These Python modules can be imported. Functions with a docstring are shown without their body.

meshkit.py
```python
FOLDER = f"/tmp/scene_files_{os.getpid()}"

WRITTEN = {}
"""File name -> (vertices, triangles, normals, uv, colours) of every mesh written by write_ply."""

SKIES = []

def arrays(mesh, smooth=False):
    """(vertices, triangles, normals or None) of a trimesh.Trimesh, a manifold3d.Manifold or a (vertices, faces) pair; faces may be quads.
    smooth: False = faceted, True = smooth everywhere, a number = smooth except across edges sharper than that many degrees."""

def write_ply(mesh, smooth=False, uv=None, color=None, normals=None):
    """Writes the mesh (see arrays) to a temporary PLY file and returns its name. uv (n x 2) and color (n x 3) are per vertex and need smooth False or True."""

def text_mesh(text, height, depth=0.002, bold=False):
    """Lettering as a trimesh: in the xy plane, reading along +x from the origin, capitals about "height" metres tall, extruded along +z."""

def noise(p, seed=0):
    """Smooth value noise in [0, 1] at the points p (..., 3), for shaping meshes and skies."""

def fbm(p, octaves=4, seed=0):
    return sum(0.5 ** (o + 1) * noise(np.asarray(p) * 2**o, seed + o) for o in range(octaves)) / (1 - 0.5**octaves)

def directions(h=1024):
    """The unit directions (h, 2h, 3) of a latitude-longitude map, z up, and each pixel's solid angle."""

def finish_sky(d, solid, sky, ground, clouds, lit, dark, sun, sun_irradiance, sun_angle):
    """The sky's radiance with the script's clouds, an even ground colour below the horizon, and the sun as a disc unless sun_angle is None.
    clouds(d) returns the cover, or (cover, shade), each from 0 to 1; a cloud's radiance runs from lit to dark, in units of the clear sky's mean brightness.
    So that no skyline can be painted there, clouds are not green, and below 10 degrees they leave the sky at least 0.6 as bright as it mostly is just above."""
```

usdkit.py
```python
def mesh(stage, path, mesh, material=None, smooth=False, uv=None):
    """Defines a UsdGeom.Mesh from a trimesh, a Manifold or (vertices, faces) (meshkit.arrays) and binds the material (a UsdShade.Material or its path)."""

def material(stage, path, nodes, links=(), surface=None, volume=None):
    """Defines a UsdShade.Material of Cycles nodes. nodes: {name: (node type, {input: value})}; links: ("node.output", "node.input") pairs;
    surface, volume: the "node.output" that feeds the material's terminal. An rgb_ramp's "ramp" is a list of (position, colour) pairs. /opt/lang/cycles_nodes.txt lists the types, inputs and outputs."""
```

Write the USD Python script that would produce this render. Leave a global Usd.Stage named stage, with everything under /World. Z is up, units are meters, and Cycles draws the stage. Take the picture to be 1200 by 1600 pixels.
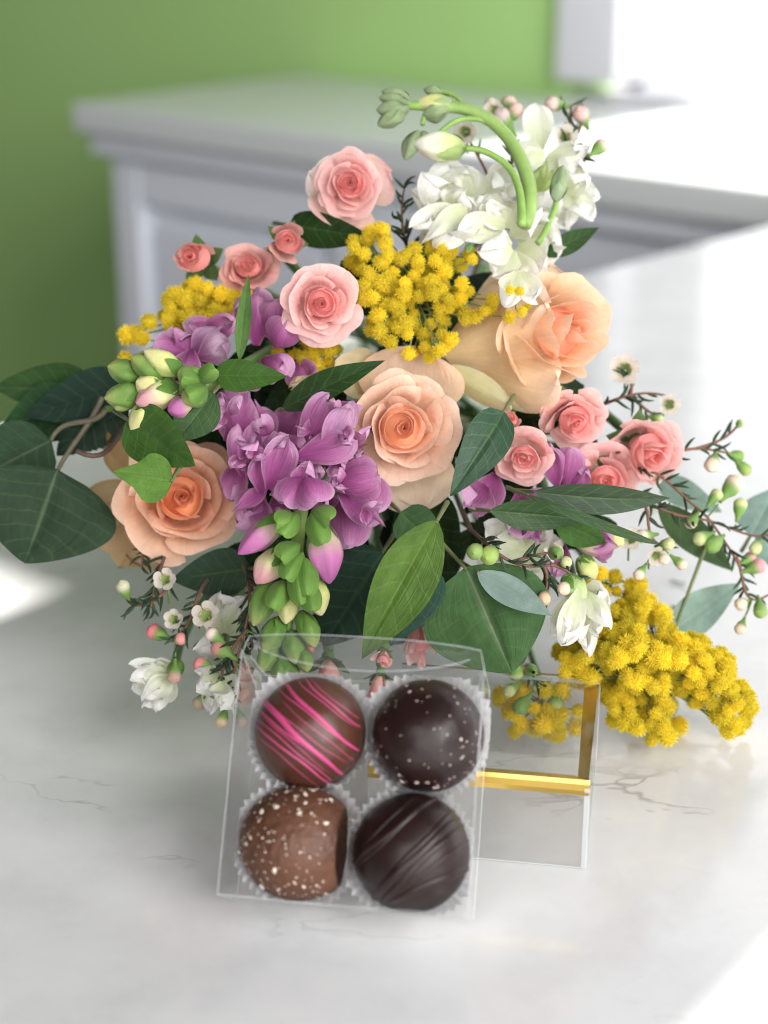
import math, random, numpy as np, trimesh
import usdkit, meshkit
from pxr import Usd, UsdGeom, UsdLux, UsdShade, Sdf, Gf, Vt

stage = Usd.Stage.CreateInMemory()
UsdGeom.SetStageUpAxis(stage, UsdGeom.Tokens.z)
UsdGeom.SetStageMetersPerUnit(stage, 1.0)
UsdGeom.Xform.Define(stage, '/World')
UsdGeom.Scope.Define(stage, '/World/Looks')
rng = np.random.default_rng(7)

# ------------------------------------------------------------------ camera
PITCH, F, CZ = math.radians(21.0), 2600.0, 0.253
cp, sp = math.cos(PITCH), math.sin(PITCH)
CAM = np.array([0, 0, CZ]); FW = np.array([0, cp, -sp]); UP = np.array([0, sp, cp]); RT = np.array([1.0, 0, 0])
cam = UsdGeom.Camera.Define(stage, '/World/camera')
cam.AddTransformOp().Set(Gf.Matrix4d(*[float(x) for row in ([*RT, 0], [*UP, 0], [*(-FW), 0], [*CAM, 1]) for x in row]))
cam.CreateFocalLengthAttr(26.0); cam.CreateHorizontalApertureAttr(12.0); cam.CreateVerticalApertureAttr(16.0)
cam.CreateClippingRangeAttr(Gf.Vec2f(0.01, 50))
cam.CreateFStopAttr(26.0 / 7.5); cam.CreateFocusDistanceAttr(0.474)
cam.CreateExposureAttr(0.58)

# ------------------------------------------------------------------ light (room rotated 40 degrees against the camera)
T2 = np.array([0.766, -0.643, 0]); N2 = np.array([0.643, 0.766, 0])        # along the window wall, towards the window wall
def room(t, s, z): return T2 * t + N2 * s + np.array([0, 0, z])
def look(xf, pos, to):
    pos, to = np.array(pos, float), np.array(to, float)
    z = pos - to; z /= np.linalg.norm(z)
    x = np.cross([0, 0, 1.0], z); x /= np.linalg.norm(x); y = np.cross(z, x)
    xf.AddTransformOp().Set(Gf.Matrix4d(*[float(q) for row in ([*x, 0], [*y, 0], [*z, 0], [*pos, 1]) for q in row]))
def rect_light(name, pos, to, w, h, power, color):
    l = UsdLux.RectLight.Define(stage, '/World/' + name)
    l.CreateWidthAttr(w); l.CreateHeightAttr(h); l.CreateIntensityAttr(power); l.CreateColorAttr(Gf.Vec3f(*color))
    look(UsdGeom.Xformable(l), pos, to)
    return l
SUN_EL = math.radians(34)
sun_to = room(-0.4, 0.5, 0.0)
sd = N2 * math.cos(SUN_EL) + np.array([0, 0, math.sin(SUN_EL)])
sunl = UsdLux.DiskLight.Define(stage, '/World/sunlight_lamp')
sunl.CreateRadiusAttr(0.07); sunl.CreateIntensityAttr(130000); sunl.CreateColorAttr(Gf.Vec3f(1.0, 0.96, 0.9))
look(UsdGeom.Xformable(sunl), sun_to + sd * 14, sun_to)
rect_light('side_window_light', room(2.4, 0.05, 1.5), (0.0, 0.5, 0.05), 2.0, 2.0, 5.4, (1.0, 0.99, 0.98))
rect_light('room_light', (0.3, -2.6, 1.2), (0.0, 1.0, 0.0), 4.5, 2.6, 2.3, (0.99, 0.99, 1.0))

# ------------------------------------------------------------------ helpers
used = {}
def numbered(parent, name):
    k = (parent, name); n = used.get(k, 0); used[k] = n + 1
    return name if n == 0 else f'{name}_{n:03d}'
LOC = {}
def tag(p, label=None, cat=None, group=None, kind=None):
    for k, v in (('label', label), ('category', cat), ('group', group), ('kind', kind)):
        if v: p.SetCustomDataByKey(k, v)
    return p
def thing(name, label, cat, loc=(0, 0, 0), group=None):
    path = '/World/' + numbered('/World', name)
    x = UsdGeom.Xform.Define(stage, path); x.AddTranslateOp().Set(Gf.Vec3d(*map(float, loc)))
    LOC[path] = np.array(loc, float)
    return tag(x.GetPrim(), label, cat, group)
def obj(name, mesh, mat, parent=None, smooth=True, col=None, label=None, kind=None, lf=None):
    pp = parent.GetPath().pathString if parent is not None else '/World'
    path = pp + '/' + numbered(pp, name)
    off = LOC.get(pp, np.zeros(3)); LOC[path] = off
    if isinstance(mesh, trimesh.Trimesh): v, f = np.array(mesh.vertices), np.array(mesh.faces)
    else: v, f = np.asarray(mesh[0], float), np.asarray(mesh[1], int)
    if f.shape[1] == 4: f = np.vstack([f[:, [0, 1, 2]], f[:, [0, 2, 3]]])
    if col is not None: smooth = True if smooth else False
    m = usdkit.mesh(stage, path, trimesh.Trimesh(v - off, f, process=False), mat, smooth=smooth)
    if col is not None:
        c = np.broadcast_to(np.asarray(col, np.float32), (len(v), 3))
        UsdGeom.PrimvarsAPI(m).CreatePrimvar('Cd', Sdf.ValueTypeNames.Color3fArray, 'vertex').Set(Vt.Vec3fArray.FromNumpy(np.ascontiguousarray(c, np.float32)))
    if lf is not None:
        UsdGeom.PrimvarsAPI(m).CreatePrimvar('Lf', Sdf.ValueTypeNames.Color3fArray, 'vertex').Set(Vt.Vec3fArray.FromNumpy(np.ascontiguousarray(lf, np.float32)))
    return tag(m.GetPrim(), label=label, kind=kind)
def norm(v): v = np.asarray(v, float); return v / (np.linalg.norm(v) + 1e-12)
def P(px, py, d): return CAM + d * (FW + (px - 600) / F * RT + (800 - py) / F * UP)       # a pixel of the 1200x1600 photo at depth d
def ground(py): return CZ / (sp + (py - 800) / F * cp)
def D(px, py):
    d = 0.492 + 0.035 * ((px - 600) / 600) ** 2 + 0.035 * max(0, (640 - py) / 500) ** 1.5
    return min(d, ground(max(py, 400) + 0) - 0.012 if py > 950 else 9)
def PX(n, d): return n * d / F
def facing(pt, ax, ay): return norm(norm(CAM - pt) + ax * RT + ay * UP)
def frame(n, up=UP):
    n = norm(n); x = np.cross(up, n)
    if np.linalg.norm(x) < 1e-4: x = np.cross(RT, n)
    x = norm(x); return np.stack([x, np.cross(n, x), n], 1)
def grid_faces(nu, nv, wrap=False):
    f = []
    for i in range(nu if wrap else nu - 1):
        for j in range(nv - 1):
            a, b = i * nv + j, ((i + 1) % nu) * nv + j
            f.append((a, b, b + 1, a + 1))
    return np.array(f)
def tube(pts, r, n=8, cap=True):
    pts = np.asarray(pts, float); m = len(pts); r = np.broadcast_to(np.asarray(r, float), (m,))
    tan = np.gradient(pts, axis=0); tan /= np.linalg.norm(tan, axis=1)[:, None] + 1e-12
    x = np.cross(tan[0], [0.3, 0.5, 0.81]); x = norm(x); V = []
    for i in range(m):
        x = norm(x - tan[i] * (x @ tan[i])); y = np.cross(tan[i], x)
        for k in range(n):
            a = 2 * math.pi * k / n; V.append(pts[i] + r[i] * (x * math.cos(a) + y * math.sin(a)))
    Fc = []
    for i in range(m - 1):
        for k in range(n):
            a, b = i * n + k, i * n + (k + 1) % n
            Fc += [(a, b, b + n), (a, b + n, a + n)]
    if cap:
        V += [pts[0], pts[-1]]; c0, c1 = len(V) - 2, len(V) - 1
        for k in range(n):
            Fc.append((c0, (k + 1) % n, k)); Fc.append((c1, (m - 1) * n + k, (m - 1) * n + (k + 1) % n))
    return np.array(V), np.array(Fc)
def spline(pts, n=24):
    pts = np.asarray(pts, float)
    if len(pts) < 3: return pts[0] + (pts[-1] - pts[0]) * np.linspace(0, 1, n)[:, None]
    from scipy.interpolate import CubicSpline
    t = np.r_[0, np.cumsum(np.linalg.norm(np.diff(pts, axis=0), axis=1))]
    return CubicSpline(t, pts)(np.linspace(0, t[-1], n))
def join(ms):
    V, Fc, o = [], [], 0
    for v, f in ms:
        f = np.asarray(f)
        if f.shape[1] == 4: f = np.vstack([f[:, [0, 1, 2]], f[:, [0, 2, 3]]])
        V.append(v); Fc.append(f + o); o += len(v)
    return np.vstack(V), np.vstack(Fc)
def boxm(cx, cy, cz, ex, ey, ez, R=None):
    b = trimesh.creation.box((ex, ey, ez)); v = np.array(b.vertices)
    if R is not None: v = v @ R.T
    return v + [cx, cy, cz], np.array(b.faces)

# ------------------------------------------------------------------ materials
L = '/World/Looks/'
def mat(name, color, rough=0.5, **kw):
    return usdkit.material(stage, L + name, {'p': ('principled_bsdf', {'base_color': color, 'roughness': rough, **kw})}, [], surface='p.BSDF')
def petal_mat(name, trans, rough=0.55, bump=0.25, scale=900, spec=0.3, var=0.18, streak=0.10, veins=0.0, blem=0.0):
    n = {'a': ('attribute', {'attribute': 'Cd'}), 'g': ('geometry', {}), 'f': ('attribute', {'attribute': 'Lf'}),
         'fm': ('mapping', {'scale': (9.0, 1.1, 1.0)}), 'ns': ('noise_texture', {'scale': 1.6, 'detail': 3.0, 'roughness': 0.6}), 'ga': ('vector_math', {'math_type': 'multiply_add', 'vector2': (30, 30, 30)}),
         'rs': ('map_range', {'from_min': 0.3, 'from_max': 0.7, 'to_min': 1 - streak, 'to_max': 1 + streak * 0.7}),
         'nz': ('noise_texture', {'scale': scale, 'detail': 3.0}),
         'nl': ('noise_texture', {'scale': 160.0, 'detail': 5.0, 'roughness': 0.6}),
         'mr': ('map_range', {'from_min': 0.3, 'from_max': 0.7, 'to_min': 1 - var, 'to_max': 1 + var * 0.6}),
         'mu0': ('math', {'math_type': 'multiply'}), 'mul': ('vector_math', {'math_type': 'scale'}),
         'hs': ('math', {'math_type': 'multiply_add', 'value2': 2.0}),
         'b': ('bump', {'strength': bump, 'distance': 0.0004}),
         'p': ('principled_bsdf', {'roughness': rough, 'specular_ior_level': spec, 'sheen_weight': 0.1}),
         't': ('translucent_bsdf', {}), 'm': ('mix_closure', {'fac': trans})}
    l = [('g.position', 'nz.vector'), ('g.position', 'nl.vector'), ('nl.fac', 'mr.value'), ('f.vector', 'fm.vector'), ('g.position', 'ga.vector1'), ('fm.vector', 'ga.vector3'), ('ga.vector', 'ns.vector'), ('ns.fac', 'rs.value'), ('mr.result', 'mu0.value1'), ('rs.result', 'mu0.value2'),
         ('a.color', 'mul.vector1'), ('mu0.value', 'mul.scale'), ('ns.fac', 'hs.value1'), ('nz.fac', 'hs.value3'), ('hs.value', 'b.height'), ('b.normal', 'p.normal'), ('p.BSDF', 'm.closure1'), ('t.BSDF', 'm.closure2')]
    out = 'mul.vector'
    if veins:      # side veins leaving the midrib at an angle, and a few blemishes
        n.update({'sx': ('separate_xyz', {}), 'au': ('math', {'math_type': 'absolute'}), 'q1': ('math', {'math_type': 'multiply', 'value2': 1.15}), 'q2': ('math', {'math_type': 'multiply', 'value2': 7.0}), 'q3': ('math', {'math_type': 'subtract'}),
                  'qn': ('math', {'math_type': 'multiply_add', 'value2': 0.7}), 'fr': ('math', {'math_type': 'fraction'}), 'c': ('math', {'math_type': 'subtract', 'value2': 0.5}), 'ca': ('math', {'math_type': 'absolute'}),
                  'ln': ('map_range', {'from_min': 0.0, 'from_max': 0.10, 'to_min': veins, 'to_max': 0.0, 'clamp': True}), 'mv': ('mix', {'color2': (0.20, 0.28, 0.12)}),
                  'nb': ('noise_texture', {'scale': 420.0, 'detail': 4.0, 'roughness': 0.7}), 'rb': ('map_range', {'from_min': 0.66, 'from_max': 0.76, 'to_min': 0.0, 'to_max': blem, 'clamp': True}), 'mb': ('mix', {'color2': (0.16, 0.13, 0.05)}),
                  'h2': ('math', {'math_type': 'multiply_add', 'value2': -2.5})})
        l = [x for x in l if x != ('hs.value', 'b.height')]
        l += [('f.vector', 'sx.vector'), ('sx.x', 'au.value1'), ('au.value', 'q1.value1'), ('sx.y', 'q2.value1'), ('q2.value', 'q3.value1'), ('q1.value', 'q3.value2'), ('nl.fac', 'qn.value1'), ('q3.value', 'qn.value3'), ('qn.value', 'fr.value1'), ('fr.value', 'c.value1'), ('c.value', 'ca.value1'), ('ca.value', 'ln.value'),
              ('mul.vector', 'mv.color1'), ('ln.result', 'mv.fac'), ('g.position', 'nb.vector'), ('nb.fac', 'rb.value'), ('mv.color', 'mb.color1'), ('rb.result', 'mb.fac'), ('ln.result', 'h2.value1'), ('hs.value', 'h2.value3'), ('h2.value', 'b.height')]
        out = 'mb.color'
    l += [(out, 'p.base_color'), (out, 't.color')]
    return usdkit.material(stage, L + name, n, l, surface='m.closure')
M_petal = petal_mat('rose_petal', 0.45, 0.5, bump=0.4, var=0.09, streak=0.05, spec=0.2)
M_white = petal_mat('white_petal', 0.42, 0.5, bump=0.5, var=0.05, streak=0.07)
M_stock = petal_mat('purple_petal', 0.38, 0.5, bump=0.6, spec=0.15, var=0.14, streak=0.2)
M_leaf = petal_mat('leaf', 0.22, 0.42, bump=0.5, scale=500, spec=0.18, var=0.3, veins=0.16, blem=0.4)
M_gloss = petal_mat('glossy_leaf', 0.14, 0.32, bump=0.35, scale=450, spec=0.28, var=0.22, veins=0.16, blem=0.25)
M_euc = petal_mat('eucalyptus_leaf', 0.18, 0.6, bump=0.45, scale=600, spec=0.12, var=0.22, veins=0.10, blem=0.35)
M_bud = petal_mat('bud', 0.1, 0.5, bump=0.35, scale=700, spec=0.3, var=0.16)
M_fluff = petal_mat('mimosa_fluff', 0.6, 0.8, bump=0.0, spec=0.1, var=0.12)
M_stem = petal_mat('stem', 0.05, 0.5, bump=0.3, scale=800, spec=0.35, var=0.2)
def counter_mat():
    n = {'g': ('geometry', {}), 'mp': ('mapping', {'scale': (1.0, 2.4, 1.0), 'rotation': (0, 0, 0.25)}),
         'w': ('noise_texture', {'scale': 6.0, 'detail': 5.0, 'roughness': 0.6}),
         'add': ('vector_math', {'math_type': 'multiply_add', 'vector2': (0.22, 0.22, 0.22)}),
         'v': ('noise_texture', {'scale': 10.0, 'detail': 3.0, 'roughness': 0.55}),
         'sub': ('math', {'math_type': 'subtract', 'value2': 0.5}), 'ab': ('math', {'math_type': 'absolute'}),
         'line': ('map_range', {'from_min': 0.0, 'from_max': 0.013, 'to_min': 1.0, 'to_max': 0.0, 'clamp': True}),
         'm2': ('noise_texture', {'scale': 13.0, 'detail': 2.0}),
         'msk': ('map_range', {'from_min': 0.54, 'from_max': 0.68, 'to_min': 0.0, 'to_max': 0.8, 'clamp': True}),
         'mm': ('math', {'math_type': 'multiply'}),
         'cl': ('noise_texture', {'scale': 22.0, 'detail': 6.0, 'roughness': 0.65}),
         'cr': ('rgb_ramp', {'ramp': [(0.3, (0.64, 0.64, 0.65)), (0.5, (0.72, 0.72, 0.725)), (0.7, (0.77, 0.77, 0.77))]}),
         'mx': ('mix', {'color2': (0.36, 0.34, 0.33)}),
         'p': ('principled_bsdf', {'roughness': 0.13, 'specular_ior_level': 0.5})}
    l = [('g.position', 'mp.vector'), ('mp.vector', 'w.vector'), ('w.color', 'add.vector1'), ('mp.vector', 'add.vector3'), ('add.vector', 'v.vector'),
         ('v.fac', 'sub.value1'), ('sub.value', 'ab.value1'), ('ab.value', 'line.value'), ('g.position', 'm2.vector'), ('m2.fac', 'msk.value'),
         ('line.result', 'mm.value1'), ('msk.result', 'mm.value2'), ('g.position', 'cl.vector'), ('cl.fac', 'cr.fac'), ('cr.color', 'mx.color1'), ('mm.value', 'mx.fac'), ('mx.color', 'p.base_color')]
    return usdkit.material(stage, L + 'white_quartz', n, l, surface='p.BSDF')
M_counter = counter_mat()
M_cab = mat('painted_cabinet', (0.82, 0.85, 0.91), 0.4)
M_top = mat('pale_counter', (0.74, 0.76, 0.76), 0.3)
M_green = mat('green_wall_paint', (0.48, 0.76, 0.27), 0.85)
M_trim = mat('white_trim', (0.75, 0.75, 0.79), 0.5)
M_floor = mat('dark_floor', (0.10, 0.10, 0.09), 0.6)
M_pane = usdkit.material(stage, L + 'bright_pane', {'e': ('emission', {'color': (0.98, 0.99, 1.0), 'strength': 0.8}), 't': ('transparent_bsdf', {}), 'a': ('add_closure', {})},
                         [('e.emission', 'a.closure1'), ('t.BSDF', 'a.closure2')], surface='a.closure')
M_frost = usdkit.material(stage, L + 'frosted_pane', {'e': ('emission', {'color': (0.98, 0.99, 1.0), 'strength': 0.8})}, [], surface='e.emission')
M_clear = usdkit.material(stage, L + 'clear_plastic', {'f': ('fresnel', {'IOR': 1.5}), 'mr': ('map_range', {'from_min': 0.0, 'from_max': 1.0, 'to_min': 0.02, 'to_max': 0.45}),
                         't': ('transparent_bsdf', {'color': (0.992, 0.994, 0.994)}), 'g': ('glossy_bsdf', {'roughness': 0.06, 'color': (1, 1, 1)}),
                         'd': ('diffuse_bsdf', {'color': (0.85, 0.87, 0.88)}), 'm0': ('mix_closure', {'fac': 0.018}), 'm': ('mix_closure', {})},
                         [('f.fac', 'mr.value'), ('mr.result', 'm.fac'), ('t.BSDF', 'm0.closure1'), ('d.BSDF', 'm0.closure2'), ('m0.closure', 'm.closure1'), ('g.BSDF', 'm.closure2')], surface='m.closure')
M_edge = usdkit.material(stage, L + 'plastic_edge', {'t': ('transparent_bsdf', {'color': (0.9, 0.92, 0.92)}), 'p': ('principled_bsdf', {'base_color': (0.85, 0.88, 0.89), 'roughness': 0.15}), 'm': ('mix_closure', {'fac': 0.36})},
                         [('t.BSDF', 'm.closure1'), ('p.BSDF', 'm.closure2')], surface='m.closure')
M_gold = mat('gold_foil', (0.90, 0.62, 0.16), 0.3, metallic=1.0)
M_paper = usdkit.material(stage, L + 'cup_paper', {'p': ('principled_bsdf', {'base_color': (0.86, 0.86, 0.87), 'roughness': 0.7}), 't': ('translucent_bsdf', {'color': (0.86, 0.86, 0.87)}), 'm': ('mix_closure', {'fac': 0.4})},
                         [('p.BSDF', 'm.closure1'), ('t.BSDF', 'm.closure2')], surface='m.closure')
def choc_mat(name, c1, c2, rough, bump, sc=420.0):
    n = {'g': ('geometry', {}), 'n': ('noise_texture', {'scale': sc, 'detail': 5.0}), 'r': ('rgb_ramp', {'ramp': [(0.35, c1), (0.65, c2)]}), 'n2': ('noise_texture', {'scale': 90.0, 'detail': 3.0}),
         'b': ('bump', {'strength': bump, 'distance': 0.0006}), 'p': ('principled_bsdf', {'roughness': rough, 'specular_ior_level': 0.38})}
    return usdkit.material(stage, L + name, n, [('g.position', 'n.vector'), ('g.position', 'n2.vector'), ('n2.fac', 'r.fac'), ('r.color', 'p.base_color'), ('n.fac', 'b.height'), ('b.normal', 'p.normal')], surface='p.BSDF')
M_milk = choc_mat('milk_chocolate', (0.062, 0.022, 0.013), (0.08, 0.030, 0.018), 0.36, 0.12)
M_milkr = choc_mat('rough_milk_chocolate', (0.085, 0.034, 0.018), (0.125, 0.053, 0.029), 0.5, 0.5, 700.0)
M_dark = choc_mat('dark_chocolate', (0.015, 0.0065, 0.006), (0.022, 0.010, 0.009), 0.36, 0.1)
M_pinkd = mat('pink_drizzle', (0.50, 0.055, 0.18), 0.4)
M_salt = mat('salt', (0.75, 0.66, 0.56), 0.5)
M_salt2 = mat('sugar_crystal', (0.46, 0.36, 0.32), 0.3)

# ------------------------------------------------------------------ setting: counter, cabinet, wall, window
def poly_slab(pts, z0, z1):
    from shapely.geometry import Polygon
    m = trimesh.creation.extrude_polygon(Polygon(pts), z1 - z0, engine='earcut'); m.apply_translation([0, 0, z0]); return m
q = [np.array([0.129, 1.10]) + np.array([0.70, 0.714]) * k for k in (-1.6, 1.3)]      # the near counter's end edge
ct = obj('counter', poly_slab([q[0], (-1.0, -0.5), (1.6, -0.5), (1.6, q[1][1]), q[1]], -0.03, 0.0), M_counter, smooth=False)
tag(ct, 'white quartz counter with faint grey veins under the bouquet', 'counter', kind='structure')
fl = obj('floor', boxm(0, 2.0, -0.94, 8, 8, 0.04), M_floor, smooth=False); tag(fl, 'dark floor below the counters', 'floor', kind='structure')
Rr = np.stack([T2, N2, [0, 0, 1]], 1)
def rbox(t0, t1, s0, s1, z0, z1, bev=0.0):
    c = room((t0 + t1) / 2, (s0 + s1) / 2, (z0 + z1) / 2)
    if bev:
        import manifold3d as m3
        h = np.array([t1 - t0, s1 - s0, z1 - z0]) / 2 - bev
        sph = trimesh.creation.icosphere(subdivisions=2, radius=bev)
        v = np.vstack([np.array(sph.vertices) + h * [a, b, e] for a in (-1, 1) for b in (-1, 1) for e in (-1, 1)])
        m = trimesh.convex.convex_hull(v); return np.array(m.vertices) @ Rr.T + c, np.array(m.faces)
    return boxm(*c, t1 - t0, s1 - s0, z1 - z0, Rr)
S_WALL = 1.73; t_c = T2 @ np.array([-0.371, 2.01, 0]); s_c = N2 @ np.array([-0.371, 2.01, 0])
wall = thing('wall', 'green painted wall behind the white cabinet', 'wall', room(-2.5, S_WALL, -0.9))
T_WIN = -1.085
obj('wall_panel', rbox(-5.2, T_WIN - 0.085, S_WALL, S_WALL + 0.12, -0.92, 2.2), M_green, wall, smooth=False)
obj('window_apron', rbox(T_WIN - 0.084, 1.4, S_WALL + 0.002, S_WALL + 0.12, -0.92, -0.001), M_trim, wall, smooth=False)
win = thing('window', 'bright overexposed window with white frame beside the green wall', 'window', room(-0.4, S_WALL, 0.02))
obj('frame', rbox(T_WIN - 0.084, T_WIN, S_WALL - 0.015, S_WALL + 0.12, 0.021, 2.2), M_trim, win, smooth=False)
obj('sill', rbox(T_WIN + 0.001, 1.4, S_WALL - 0.02, S_WALL + 0.12, 0.001, 0.012), M_trim, win, smooth=False)
for a, b in ((-0.60, -0.53), (-0.435, -0.180)):
    obj('mullion', rbox(a, b, S_WALL, S_WALL + 0.1, 0.013, 2.2), M_trim, win, smooth=False)
for a, b, m_ in ((T_WIN + 0.002, -0.982, M_frost), (-0.985, -0.595, M_pane), (-0.54, -0.43, M_frost), (-0.178, 1.4, M_pane)):
    obj('pane', rbox(a, b, S_WALL + 0.05, S_WALL + 0.054, 0.013, 1.3 if b != -0.43 else 0.949), m_, win, smooth=False)
    if b == -0.43: obj('pane', rbox(-0.508, -0.458, S_WALL + 0.05, S_WALL + 0.054, 0.950, 0.99), M_pane, win, smooth=False); obj('pane', rbox(-0.54, -0.509, S_WALL + 0.05, S_WALL + 0.054, 0.950, 0.99), M_frost, win, smooth=False); obj('pane', rbox(-0.457, -0.43, S_WALL + 0.05, S_WALL + 0.054, 0.950, 0.99), M_frost, win, smooth=False); obj('pane', rbox(a, b, S_WALL + 0.05, S_WALL + 0.054, 0.991, 1.3), M_frost, win, smooth=False)
    obj('blind', rbox(a, b, S_WALL + 0.045, S_WALL + 0.07, 1.302, 2.2), M_trim, win, smooth=False)
cab = thing('cabinet', 'white panelled cabinet with pale countertop blurred behind the bouquet', 'cabinet', room(t_c + 0.5, s_c + 0.2, -0.9))
obj('countertop', rbox(t_c, 3.0, s_c, S_WALL - 0.022, -0.035, 0.0, 0.006), M_top, cab, smooth=30)
obj('moulding', rbox(t_c + 0.014, 3.0, s_c + 0.014, s_c + 0.06, -0.06, -0.0355, 0.004), M_cab, cab, smooth=30)
obj('carcass', rbox(t_c + 0.035, 3.0, s_c + 0.046, S_WALL - 0.023, -0.9, -0.061), M_cab, cab, smooth=False)
t0 = t_c + 0.035
for k in range(3):                                             # framed panels of the cabinet front
    a, b = t0 + 0.002 + k * 0.40, t0 + 0.398 + k * 0.40
    fr = obj('door', rbox(a, a + 0.045, s_c + 0.026, s_c + 0.0455, -0.88, -0.065, 0.004), M_cab, cab, smooth=30)
    obj('stile', rbox(b - 0.045, b, s_c + 0.026, s_c + 0.0455, -0.88, -0.065, 0.004), M_cab, fr, smooth=30)
    obj('rail', rbox(a + 0.046, b - 0.046, s_c + 0.027, s_c + 0.0455, -0.115, -0.066, 0.004), M_cab, fr, smooth=30)
    obj('panel', rbox(a + 0.065, b - 0.065, s_c + 0.034, s_c + 0.0455, -0.86, -0.135, 0.006), M_cab, fr, smooth=30)

# ------------------------------------------------------------------ clear boxes and chocolates
yaw = math.radians(8)
EX = np.array([math.cos(yaw), -math.sin(yaw), 0]); EB = np.array([math.sin(yaw), math.cos(yaw), 0]); EZ = np.array([0, 0, 1.0])
TV = 0.616 * EB + 0.788 * EZ; TN = -0.788 * EB + 0.616 * EZ
BO = np.array([-0.0078, 0.3665, 0.0012])
def B(x, a, b): return BO + EX * x + TV * a + TN * b
HW, BH, BD = 0.0312, 0.0605, 0.0265
def sheet(fn, nu=2, nv=2):
    v = np.array([fn(i / (nu - 1), j / (nv - 1)) for i in range(nu) for j in range(nv)]); return v, grid_faces(nu, nv)
cb = thing('chocolate_box', 'open clear plastic box of four chocolates tilted towards the viewer', 'box', BO)
obj('back_panel', sheet(lambda u, v: B(-HW + 2 * HW * u, BH * v, 0)), M_clear, cb, smooth=False)
lrim = lambda v: BD - 0.002 * (1 - v) + 0.006 * max(0, 1 - abs(v - 0.7) / 0.7) * 0.3
obj('side_panel', sheet(lambda u, v: B(-HW, BH * v, lrim(v) * u), 2, 12), M_clear, cb, smooth=False)
obj('side_panel', sheet(lambda u, v: B(HW, BH * v, lrim(v) * u), 2, 12), M_clear, cb, smooth=False)
brim = lambda u: BD - 0.001 - 0.0065 * math.sin(math.pi * u) ** 1.2
obj('bottom_panel', sheet(lambda u, v: B(-HW + 2 * HW * u, 0.0, brim(u) * v), 24, 2), M_clear, cb, smooth=False)
trim_ = lambda u: 0.0265 + 0.004 * (1 - abs(2 * u - 1) ** 3)
def topf(u, v):
    b = trim_(u) * v; return B((-HW + 2 * HW * u) * (1 - 0.04 * v), BH + 0.18 * b, b)
obj('top_flap', sheet(topf, 24, 2), M_clear, cb, smooth=False)
def lip(u, v): 
    p = topf(u, 1.0); return p - TV * (0.010 * math.sin(math.pi * u) ** 0.5) * v * 0.9 + TN * 0.0015 * v
obj('tuck_flap', sheet(lip, 24, 3), M_clear, cb, smooth=False)
for sx in (-1, 1):
    q4 = [B(sx * (HW - .0006), BH - .0006, BD), B(sx * (HW - .0022), BH - .0006, BD + .001), B(sx * (HW - .0075), BH - .006, .004), B(sx * (HW - .004), BH - .013, .004)]
    obj('corner_gusset', (np.array(q4), np.array([[0, 1, 2, 3]])), M_clear, cb, smooth=False); obj('cut_edge', tube([q4[0], q4[3]], .0001, 5), M_edge, cb); obj('cut_edge', tube([q4[1], q4[2]], .0001, 5), M_edge, cb)
er = 0.0001
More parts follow.
